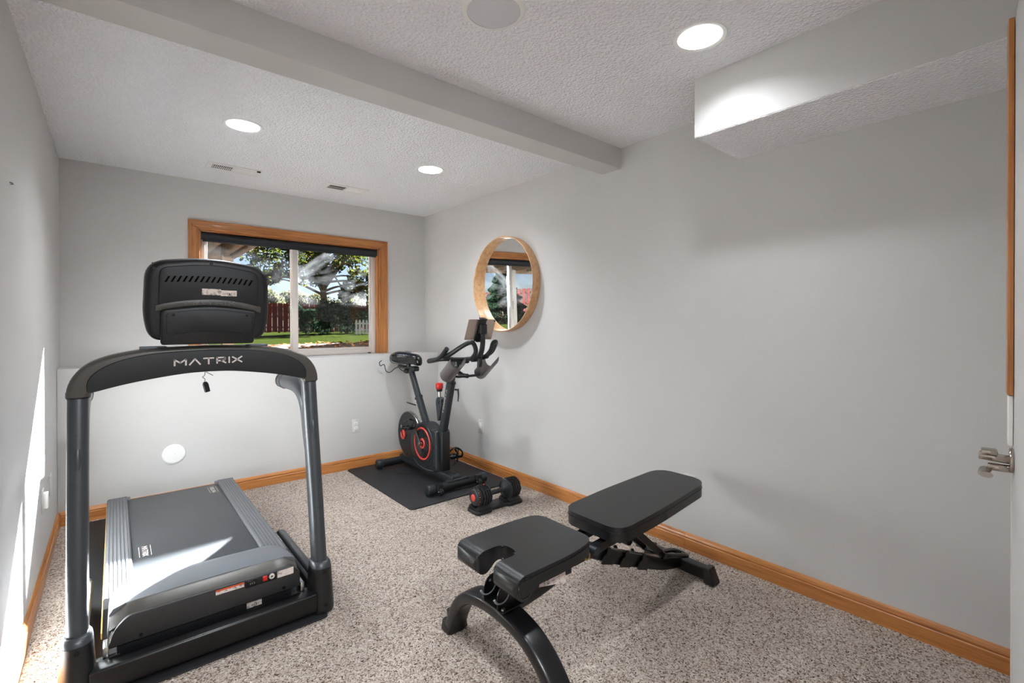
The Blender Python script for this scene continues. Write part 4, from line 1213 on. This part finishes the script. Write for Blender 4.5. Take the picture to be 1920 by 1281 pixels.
# ================================================================== WEIGHT BENCH
BY = 1.362
W = thing('weight_bench', (1.7, BY, 0), 'black adjustable weight bench with notched seat and low backrest', 'bench')
def pad(outline, t, bev, cuts=None):
    bm = bmesh.new()
    A = [bm.verts.new((x, y, 0)) for x, y in outline]
    Bv = [bm.verts.new((x, y, t)) for x, y in outline]
    n = len(outline)
    f0, f1 = bm.faces.new(A[::-1]), bm.faces.new(Bv)
    for i in range(n): bm.faces.new((A[i], A[(i + 1) % n], Bv[(i + 1) % n], Bv[i]))
    bmesh.ops.bevel(bm, geom=list(f1.edges) + list(f0.edges), offset=bev, segments=5, affect='EDGES', profile=0.5)
    for x in cuts or []:
        bmesh.ops.bisect_plane(bm, geom=bm.verts[:] + bm.edges[:] + bm.faces[:], plane_co=(x, 0, 0), plane_no=(1, 0, 0))
    return bm
SX0, SX1, SZT = 1.000, 1.428, .462
so_l = roundpoly([(SX1, BY - .146), (SX1, BY + .176), (SX1 - .16, BY + .190), (SX0, BY + .182), (SX0, BY + .044), (SX0 + .130, BY + .052), (SX0 + .130, BY - .052), (SX0, BY - .044), (SX0, BY - .180), (SX1 - .16, BY - .176)], [.065, .065, .08, .026, .026, .075, .075, .026, .026, .08], 12)
ST = .052
bm = pad(so_l, ST, .013, [SX0 + .004 + .008 * k for k in range(22)])
r0 = .043
cx0, cz0 = SX0 + r0, SZT - r0
for v in bm.verts:
    x = v.co.x
    if x < cx0: zt = cz0 + math.sqrt(max(0, r0 ** 2 - (x - cx0) ** 2))
    else: zt = SZT
    if x < cx0: zb = cz0 - math.sqrt(max(0, r0 ** 2 - (x - cx0) ** 2))
    else:
        u_ = min(1, (x - cx0) / .065)
        u_ = u_ * u_ * (3 - 2 * u_)
        zb = (cz0 - r0) * (1 - u_) + (SZT - ST) * u_
    v.co.z = zb + (v.co.z / ST) * (zt - zb)
b = B(); b.addbm(bm)
sp = b.obj('seat_pad', M_VINYLPAD, W, smooth=50)
# stitched piping along the seat side
B().tube(bez([(SX0 + .03, BY - .1805, SZT - .018), (SX0 + .12, BY - .1795, SZT - .016), (SX1 - .16, BY - .176, SZT - .015), (SX1 - .05, BY - .156, SZT - .015), (SX1 - .012, BY - .138, SZT - .015)], 8), .0018, 6).obj('seat_piping', M_BLACKGLOSS, sp)
arcp = [(SX0 + .043 + .033 * math.cos(math.radians(a)), BY - .1812, SZT - .043 + .033 * math.sin(math.radians(a))) for a in range(60, 330, 15)]
B().tube(arcp, .0015, 6).obj('seat_piping', M_BLACKGLOSS, sp)
# backrest
BX0, BX1 = 1.560, 2.300
bo_l = roundpoly([(BX0, BY - .168), (BX0, BY + .160), (BX0 + .3, BY + .163), (BX1, BY + .138), (BX1, BY - .145), (BX0 + .3, BY - .168)], [.085, .085, .1, .095, .095, .1], 12)
bm = pad(bo_l, .062, .016)
TIL = .042
for v in bm.verts: v.co.z = .398 + v.co.z + TIL * (v.co.x - BX0) / (BX1 - BX0)
b = B(); b.addbm(bm)
bkp = b.obj('backrest_pad', M_VINYLPAD, W, smooth=50)
ring_ = [V(x, y, 0) for x, y in bo_l]
cen = V((BX0 + BX1) / 2, BY, 0)
B().tube([V(p.x, p.y, .398 + .040 + TIL * (p.x - BX0) / (BX1 - BX0)) + (p - cen).normalized() * .0008 for p in ring_], .0018, 6, closed=True).obj('backrest_piping', M_BLACKGLOSS, bkp)
B().box((BX0 + .03, BY - .11, .386), (BX1 - .05, BY + .11, .400), .003, rot=Matrix.Rotation(-math.atan(TIL / (BX1 - BX0)), 3, 'Y'), piv=(BX0, BY, .392)).obj('backrest_board', M_BLACK, bkp)
# frame tubes
def rect_tube(pts, wy, wz, nm, mat=M_SATIN, parent=W):
    return B().tube(pts, wy, 24, rb=wz, up=(0, 0, 1), power=8).obj(nm, mat, parent)
main = bez([(1.10, BY, .262), (1.20, BY, .268), (1.33, BY, .290), (1.44, BY, .335), (1.52, BY, .342), (1.60, BY, .308), (1.72, BY, .250), (1.98, BY, .143), (2.12, BY, .092), (2.26, BY, .060)], 6)
rect_tube(main, .026, .031, 'main_beam')
ptop = [(BX0 - .20, .365), (BX0 - .02, .375), (BX0 + .30, .395), (BX1 - .10, .418), (BX1 - .10, .405), (BX0 + .02, .350)]
for sy in (-.058, .058):
    B().box((BX0 - .17, BY + sy - .018, .345), (BX1 - .15, BY + sy + .018, .382), .004, rot=Matrix.Rotation(-math.atan(TIL / (BX1 - BX0)), 3, 'Y'), piv=(BX0, BY, .37)).obj('backrest_rail', M_SATIN, W)
B().cyl((1.455, BY - .085, .362), (1.455, BY + .085, .362), .017, seg=18).obj('hinge_pin', M_SATIN, W)
B().ring([(.010, 0), (.010, .004), (.017, .003), (.017, 0)], (1.455, BY - .084, .362), (0, -1, 0), 24).obj('hinge_ring', M_BRASS, W)
B().box((1.40, BY - .060, .33), (1.56, BY + .060, .352), .004).obj('hinge_bracket', M_SATIN, W)
B().tube([(1.50, BY - .10, .372), (1.50, BY + .06, .372)], .016, 14).obj('roller_spacer', M_BIKE, W)
for sy in (-.045, .045):
    B().box((1.15, BY + sy - .015, .365), (1.40, BY + sy + .015, .398), .004).obj('seat_rail', M_SATIN, W)
# ladder notches on the main beam
for k in range(3):
    x = 1.635 + .130 * k
    z = .287 - .0545 * k + .010
    for sy in (-.034, .034):
        pl = [(x - .035, z - .035), (x + .045, z - .062), (x + .040, z - .005), (x + .028, z + .022), (x + .012, z + .024), (x + .004, z - .002), (x - .018, z - .004)]
        B().prism(roundpoly(pl, .006, 3), 'y', BY + sy - .003, BY + sy + .003).obj('ladder_notch', M_SATIN, W)
# adjusting strut from the backrest to the ladder
for sy in (-.05, .05):
    B().tube([(1.770, BY + sy, .392), (2.045, BY + sy, .170)], .010, 16, rb=.015, up=(0, 0, 1), power=7).obj('strut', M_SATIN, W)
B().cyl((2.035, BY - .075, .178), (2.035, BY + .09, .178), .012, seg=16).obj('strut_bar', M_SATIN, W)
B().cyl((1.93, BY + .055, .235), (1.93, BY + .095, .235), .024, seg=18, bevel=.004).obj('strut_roller', M_BIKE, W)
B().tube(bez([(2.03, BY - .055, .165), (2.08, BY - .075, .165), (2.19, BY - .085, .135), (2.225, BY - .07, .120), (2.23, BY - .03, .120), (2.19, BY - .01, .135), (2.08, BY - .02, .165)], 6), .011, 12).obj('carry_handle', M_BLACKGLOSS, W)
# rear cross foot
rect_tube([(2.275, BY - .17, .047), (2.275, BY + .17, .047)], .027, .030, 'rear_foot')
for s_ in (-1, 1):
    y0 = BY + s_ * .150
    pr = roundpoly([(2.243, .004), (2.312, .004), (2.306, .083), (2.246, .083)], .008, 3)
    y1 = BY + s_ * .205
    bb_ = B().prism(pr, 'y', min(y0, y1), max(y0, y1), .006, 2)
    for p in bb_.v:
        e_ = abs(p.y - BY)
        if e_ > .18 and p.z > .04: p.y -= s_ * .024
    bb_.obj('foot_cap', M_BLACK, W)
# front arch leg
ap = bez([(1.100, BY - .335, .006), (1.097, BY - .300, .08), (1.090, BY - .235, .170), (1.085, BY - .14, .234), (1.082, BY, .258), (1.085, BY + .15, .238), (1.092, BY + .25, .175), (1.100, BY + .315, .08), (1.105, BY + .345, .006)], 8)
B().tube(ap, .043, 26, rb=.024, up=(0, -1, .15), power=5).obj('front_leg', M_SATIN, W, smooth=45)
for s_ in (-1, 1):
    y = BY + s_ * .352
    B().prism(roundpoly([(1.055, .003), (1.155, .003), (1.150, .040), (1.065, .050)], .01, 3), 'y', y - .030, y + .030, .005, 2).obj('foot_cap', M_BLACK, W)
    B().box((1.075, y - .022 - s_ * .008, .03), (1.14, y + .022 - s_ * .008, .095), .008, rot=Matrix.Rotation(math.radians(-s_ * 14), 3, 'X')).obj('foot_sleeve', M_SATIN, W)
# bracket for the leg-roller attachment: two cheeks with slot and a base plate
B().prism(rrect(1.030, BY - .065, 1.150, BY + .065, .014), 'z', .2795, .2865, .002, 2).obj('bracket_plate', M_SATIN, W)
for s_ in (-1, 1):
    y = BY + s_ * .040
    ck = roundpoly([(1.030, .284), (1.115, .284), (1.125, .335), (1.095, .372), (1.058, .372), (1.030, .345)], [.003, .003, .02, .02, .02, .02], 5)
    co = B().prism(ck, 'y', y - .0025, y + .0025, .0008, 1).obj('bracket_cheek', M_SATIN, W)
    B().tube([(1.050 + .034 * math.cos(math.radians(a)) , y, .338 + .034 * math.sin(math.radians(a))) for a in range(200, 341, 10)], .0042, 8, rb=.0040).obj('slot', M_GRAYSAD, co)
    B().cyl((1.058, y - .0032, .352), (1.058, y + .0032, .352), .005, seg=14).obj('pin_hole', M_GRAYSAD, co)
for sx, sy in ((1.045, -.055), (1.138, -.055), (1.045, .055), (1.138, .055)):
    B().cyl((sx, BY + sy, .286), (sx, BY + sy, .294), .008, seg=6).obj('bolt', M_STEEL, W)
B().prism([(1.247, .332), (1.372, .332), (1.380, .265), (1.233, .296)], 'y', BY - .0400, BY - .0385).obj('caution_label', M_LABEL, W, smooth=0)
B().box((1.18, BY - .034, .285), (1.42, BY + .034, .372), .004).obj('seat_bracket', M_SATIN, W)

# ================================================================== THE GARDEN BEYOND THE WINDOW
def gz(x, y): return .965 - .006 * (y - 5)
rows, NXg, NYg = [], 40, 40
g = B()
vs, fs = [], []
for j in range(NYg + 1):
    for i in range(NXg + 1):
        x, y = -24 + 56 * i / NXg, 4.72 + 62 * (j / NYg) ** 1.6
        bumpz = .03 * math.sin(x * .9 + y * .35) + .025 * math.sin(y * .8 - x * .4)
        vs.append((x, y, gz(x, y) + (bumpz if y > 9 else 0)))
for j in range(NYg):
    for i in range(NXg):
        a = j * (NXg + 1) + i
        fs.append((a, a + 1, a + NXg + 2, a + NXg + 1))
lawn = g.add(vs, fs).obj('floor_lawn', M_GRASS, smooth=60, fix=False)
struct(lawn, 'sunlit green lawn outside the window')
mul = B().box((-6, 4.7, .80), (9, 8.2, .985), .02).obj('floor_mulch', M_MULCH)
struct(mul, 'bare mulch strip along the house outside the window')
# foundation outside the ledge
struct(B().box((-8, YB + WT, -.1), (12, YB + WT + .08, LEDGE - .03)).obj('wall_foundation', M_SIDING, smooth=0))
b = B().box((-8, YB + WT, LEDGE - .03), (WX0 - .01, YB + WT + .08, 4.2)).box((WX1 + .01, YB + WT, LEDGE - .03), (12, YB + WT + .08, 4.2)).box((WX0 - .01, YB + WT, WZ1 + .01), (WX1 + .01, YB + WT + .08, 4.2))
struct(b.obj('wall_outside', M_SIDING, smooth=0), 'house siding around the window outside')
lit = B()
for k in range(170):
    x, y = random.uniform(1.6, 3.6), random.uniform(5.6, 8.1)
    if random.random() < .5: x = 2.0 + random.gauss(1.2, .6)
    a = random.uniform(0, 6.28); s_ = random.uniform(.03, .06)
    c, sn = math.cos(a) * s_, math.sin(a) * s_
    z = (.988 if y < 8.2 else gz(x, y) + .05) + random.uniform(0, .02)
    lit.add([(x - c, y - sn, z), (x + sn, y - c, z + .02), (x + c, y + sn, z + .01), (x - sn, y + c, z + .025)], [(0, 1, 2, 3)])
lo_ = lit.obj('leaf_litter', M_LITTER, smooth=0, fix=False)
lo_['kind'] = 'stuff'; tag(lo_, 'dry fallen leaves on the mulch outside', 'leaves')

# red board fence: every board an object
def fence(name, label, p0, p1, step, h, wd, M_FENCE=M_FENCE):
    p0, p1 = Vector(p0), Vector(p1)
    L = (p1 - p0).length
    d = (p1 - p0).normalized(); nrm = V(-d.y, d.x, 0)
    t = thing(name, p0, label, 'fence')
    n = int(L / step)
    base = None
    for k in range(n):
        p = p0 + d * step * k
        if base is None:
            q = B()
            a = [V(0, 0, .05), d * wd + V(0, 0, .05), d * wd + V(0, 0, h - .04), d * wd * .8 + V(0, 0, h), d * wd * .2 + V(0, 0, h), V(0, 0, h - .04)]
            q.add([p + v for v in a] + [p + v + nrm * .02 for v in a], [(0, 1, 2, 3, 4, 5), (11, 10, 9, 8, 7, 6)] + [(i, (i + 1) % 6, 6 + (i + 1) % 6, 6 + i) for i in range(6)])
            base = q.obj('board', M_FENCE, t, smooth=0)
            continue
        o = bpy.data.objects.new('board', base.data); COL.objects.link(o); o.parent = t
        o.location = d * step * k + nrm * (.05 if k % 2 else 0) + V(0, 0, random.uniform(-.02, .02) - .006 * d.y * step * k)
    for z in (.35, 1.0, 1.6):
        q = B()
        a, c = p0 + V(0, 0, z), p1 + V(0, 0, z - .006 * d.y * L)
        q.tube([a + nrm * .035, c + nrm * .035], .02, 4, rb=.045)
        q.obj('rail', M_FENCE, t, smooth=0)
    m_ = int(L / 2.4) + 1
    for k in range(m_):
        p = p0 + d * 2.4 * k + nrm * .09
        B().box((p.x - .05, p.y - .05, p.z - .006 * d.y * 2.4 * k), (p.x + .05, p.y + .05, p.z + h - .1 - .006 * d.y * 2.4 * k)).obj('post', M_FENCE, t, smooth=0)
    return t
fence('board_fence', 'red stained board fence across the back of the lawn', (3.0, 31.8, gz(0, 31.8)), (15.5, 31.8, gz(0, 31.8)), .157, 1.84, .150)
fence('board_fence', 'red stained board fence along the side of the lawn past the spruce', (-13, 14.0, gz(0, 14)), (-13, 31.5, gz(0, 14)), .20, 1.84, .17, M_FENCE_DIMMED)
# small white picket fence
pf = thing('picket_fence', (8.0, 19.4, gz(8, 19.4)), 'short white picket fence on the lawn by the evergreen shrub', 'fence')
for k in range(6):
    x = 7.72 + .15 * k
    B().prism([(x - .04, gz(8, 19.4)), (x + .04, gz(8, 19.4)), (x + .04, 1.45), (x, 1.53), (x - .04, 1.45)], 'y', 19.39, 19.41).obj('picket', M_PICKET, pf, smooth=0)
for z in (1.05, 1.32): B().box((7.66, 19.41, z), (8.55, 19.43, z + .06)).obj('rail', M_PICKET, pf, smooth=0)

# trees
def leaves(bld, centre, rad, n, size, flat=1.0, shell=.55, rng=random):
    for _ in range(n):
        while True:
            v = V(rng.gauss(0, 1), rng.gauss(0, 1), rng.gauss(0, 1))
            if v.length > .01: break
        v.normalize()
        r_ = shell + (1 - shell) * rng.random() ** .6
        p = Vector(centre) + V(v.x * rad[0] * r_, v.y * rad[1] * r_, v.z * rad[2] * r_)
        a = V(rng.gauss(0, 1), rng.gauss(0, 1), rng.gauss(0, 1)).normalized()
        c = a.cross(V(rng.gauss(0, 1), rng.gauss(0, 1), rng.gauss(0, 1))).normalized()
        s_ = size * rng.uniform(.6, 1.3)
        i = len(bld.v)
        bld.v.extend([p - a * s_, p + c * s_ * .55, p + a * s_, p - c * s_ * .55])
        bld.f.append((i, i + 1, i + 2, i + 3))
rt = random.Random(3)
def broad_tree(name, label, base, h, clumps, leafmat, size, n, trunk_r):
    base = Vector(base)
    t = thing(name, base, label, 'tree')
    top = base + V(0, 0, h * .62)
    tr = B().tube(bez([base - V(0, 0, .1), base + V(.05, 0, h * .2), base + V(-.08, .05, h * .4), top], 5), [trunk_r * (1 - .6 * k / 15) for k in range(16)], 10)
    tr.obj('trunk', M_BARK, t)
    br = B()
    fol = B()
    for (dx, dy, dz, r_) in clumps:
        c = base + V(dx, dy, dz)
        st_ = base + V(0, 0, h * rt.uniform(.25, .5))
        mid = st_.lerp(c, .5) + V(0, 0, .15)
        br.tube(bez([st_, mid, c], 4), [trunk_r * .38 * (1 - .75 * k / 8) for k in range(9)], 6)
        leaves(fol, c, (r_, r_, r_ * .75), n, size, rng=rt)
    bo_ = br.obj('branches', M_BARK, t)
    fo2 = fol.obj('foliage', leafmat, t, smooth=0, fix=False)
    bo_['kind'] = 'stuff'; fo2['kind'] = 'stuff'
    return t
cl = []
for k in range(34):
    a = rt.uniform(0, 6.28); r_ = rt.uniform(.4, 3.0)
    cl.append((r_ * math.cos(a) - .3, r_ * math.sin(a), rt.uniform(3.0, 6.6) - .12 * r_, rt.uniform(.55, 1.0)))
cl += [(1.2, -.8, 2.35, .6), (1.9, -.9, 2.15, .55), (2.5, -1, 2.5, .7), (1.6, -.5, 2.9, .6), (.9, -.6, 1.95, .4), (-2.6, .2, 3.2, .75), (-3.1, .3, 3.9, .8), (-2.3, .5, 2.75, .5), (-2.9, 0, 2.5, .4), (-1.6, 0, 3.2, .7)]
broad_tree('maple_tree', 'broad leafy tree with yellowing leaves in front of the red fence', (8.06, 24.5, gz(8, 24.5)), 7.5, cl, M_LEAFY, .105, 330, .20)
cl = [(rt.uniform(-1.1, 1.1), rt.uniform(-.7, .7), rt.uniform(.25, 1.55), rt.uniform(.35, .6)) for _ in range(16)]
broad_tree('evergreen_shrub', 'dark evergreen shrub beside the tree trunk', (8.45, 22.4, gz(8, 22)), 1.8, cl, M_NEEDLE, .06, 420, .06)
cl = [(rt.uniform(-.5, .5), rt.uniform(-.4, .4), rt.uniform(.2, 1.4), rt.uniform(.25, .45)) for _ in range(9)]
broad_tree('evergreen_shrub', 'narrow dark shrub at the foot of the tree before the fence', (7.35, 25.0, gz(8, 22)), 1.6, cl, M_NEEDLE, .06, 380, .05)
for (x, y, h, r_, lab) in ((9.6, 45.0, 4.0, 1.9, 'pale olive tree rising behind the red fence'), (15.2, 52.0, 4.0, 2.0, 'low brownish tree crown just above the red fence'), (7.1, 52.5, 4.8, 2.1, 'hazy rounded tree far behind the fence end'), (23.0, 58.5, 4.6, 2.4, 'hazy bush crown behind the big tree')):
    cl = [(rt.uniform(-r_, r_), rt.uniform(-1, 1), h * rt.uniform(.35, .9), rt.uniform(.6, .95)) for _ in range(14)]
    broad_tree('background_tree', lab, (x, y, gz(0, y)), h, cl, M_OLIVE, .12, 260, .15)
# spruce seen in the mirror
spb = V(-8.74, 17.15, gz(0, 17))
sp_t = thing('spruce_tree', spb, 'dense blue green spruce by the side fence, seen in the mirror', 'tree')
B().tube([spb - V(0, 0, .05), spb + V(0, 0, 2.6)], [.07, .02], 8).obj('trunk', M_BARK, sp_t)
nb = B()
for k in range(22000):
    u_ = rt.random() ** .7
    z = .1 + 2.7 * (1 - u_)
    rmax = 1.25 * u_ * (1 + .15 * math.sin(z * 16)) + .03
    a = rt.uniform(0, 6.283); r_ = rmax * rt.uniform(.45, 1) ** .5
    p = spb + V(r_ * math.cos(a), r_ * math.sin(a), z - r_ * .15)
    dv = V(math.cos(a), math.sin(a), rt.uniform(-.4, .5)).normalized(); cv_ = dv.cross(V(rt.gauss(0, 1), rt.gauss(0, 1), rt.gauss(0, 1))).normalized()
    s_ = .085 * rt.uniform(.7, 1.3); i = len(nb.v)
    nb.v.extend([p - dv * s_, p + cv_ * s_ * .3, p + dv * s_, p - cv_ * s_ * .3]); nb.f.append((i, i + 1, i + 2, i + 3))
fo3 = nb.obj('foliage', M_NEEDLE, sp_t, smooth=0, fix=False); fo3['kind'] = 'stuff'
# deck overhead outside the window
dk = thing('wood_deck', (0, 6.4, .95), 'weathered wooden deck overhead outside the window', 'deck')
DKX0, DKX1, DKY0, DKY1, DKZ = -4.2, 1.42, 6.15, 8.5, 2.31
k = 0
x = DKX0 + .02
while x < DKX1 - .1:
    B().box((x, DKY0, DKZ + .04), (x + .04, DKY1, DKZ + .22)).obj('joist', M_DECK, dk, smooth=0)
    x += .40
B().box((DKX1 - .045, DKY0, DKZ), (DKX1, DKY1 + .04, DKZ + .24)).obj('rim_beam', M_DECK, dk, smooth=0)
B().box((DKX1 - .16, DKY0, DKZ + .02), (DKX1 - .12, DKY1, DKZ + .22)).obj('joist', M_DECK, dk, smooth=0)
B().box((DKX0, DKY1, DKZ - .02), (DKX1, DKY1 + .045, DKZ + .24)).obj('rim_beam', M_DECK, dk, smooth=0)
y = DKY0
while y < DKY1:
    B().box((DKX0 - .05, y, DKZ + .22), (DKX1 + .03, min(y + .137, DKY1 + .06), DKZ + .247)).obj('deck_board', M_DECK, dk, smooth=0)
    y += .143
for x_ in (-1.95, DKX1 - .10, -4.1):
    B().box((x_ - .075, DKY1 - .20, .9), (x_ + .075, DKY1 - .05, DKZ + .04)).obj('post', M_PICKET if x_ == -1.95 else M_DECK, dk, smooth=0)
# added shed-shaped sun blocker, out of view to the right; its roof edge cuts the low sun
sh_t = thing('sun_blocker_shed', (5.2, 8.6, .95), 'made-up unseen shed right of the window outside, added to cut low sun', 'shed')
B().box((4.0, 8.42, .9), (6.4, 9.35, 4.15)).obj('walls', M_SIDING, sh_t, smooth=0)
B().prism([(8.36, 4.28), (8.36, 4.34), (9.45, 4.2), (9.45, 4.14)], 'x', 3.97, 6.5).obj('roof', M_DECK, sh_t, smooth=0)
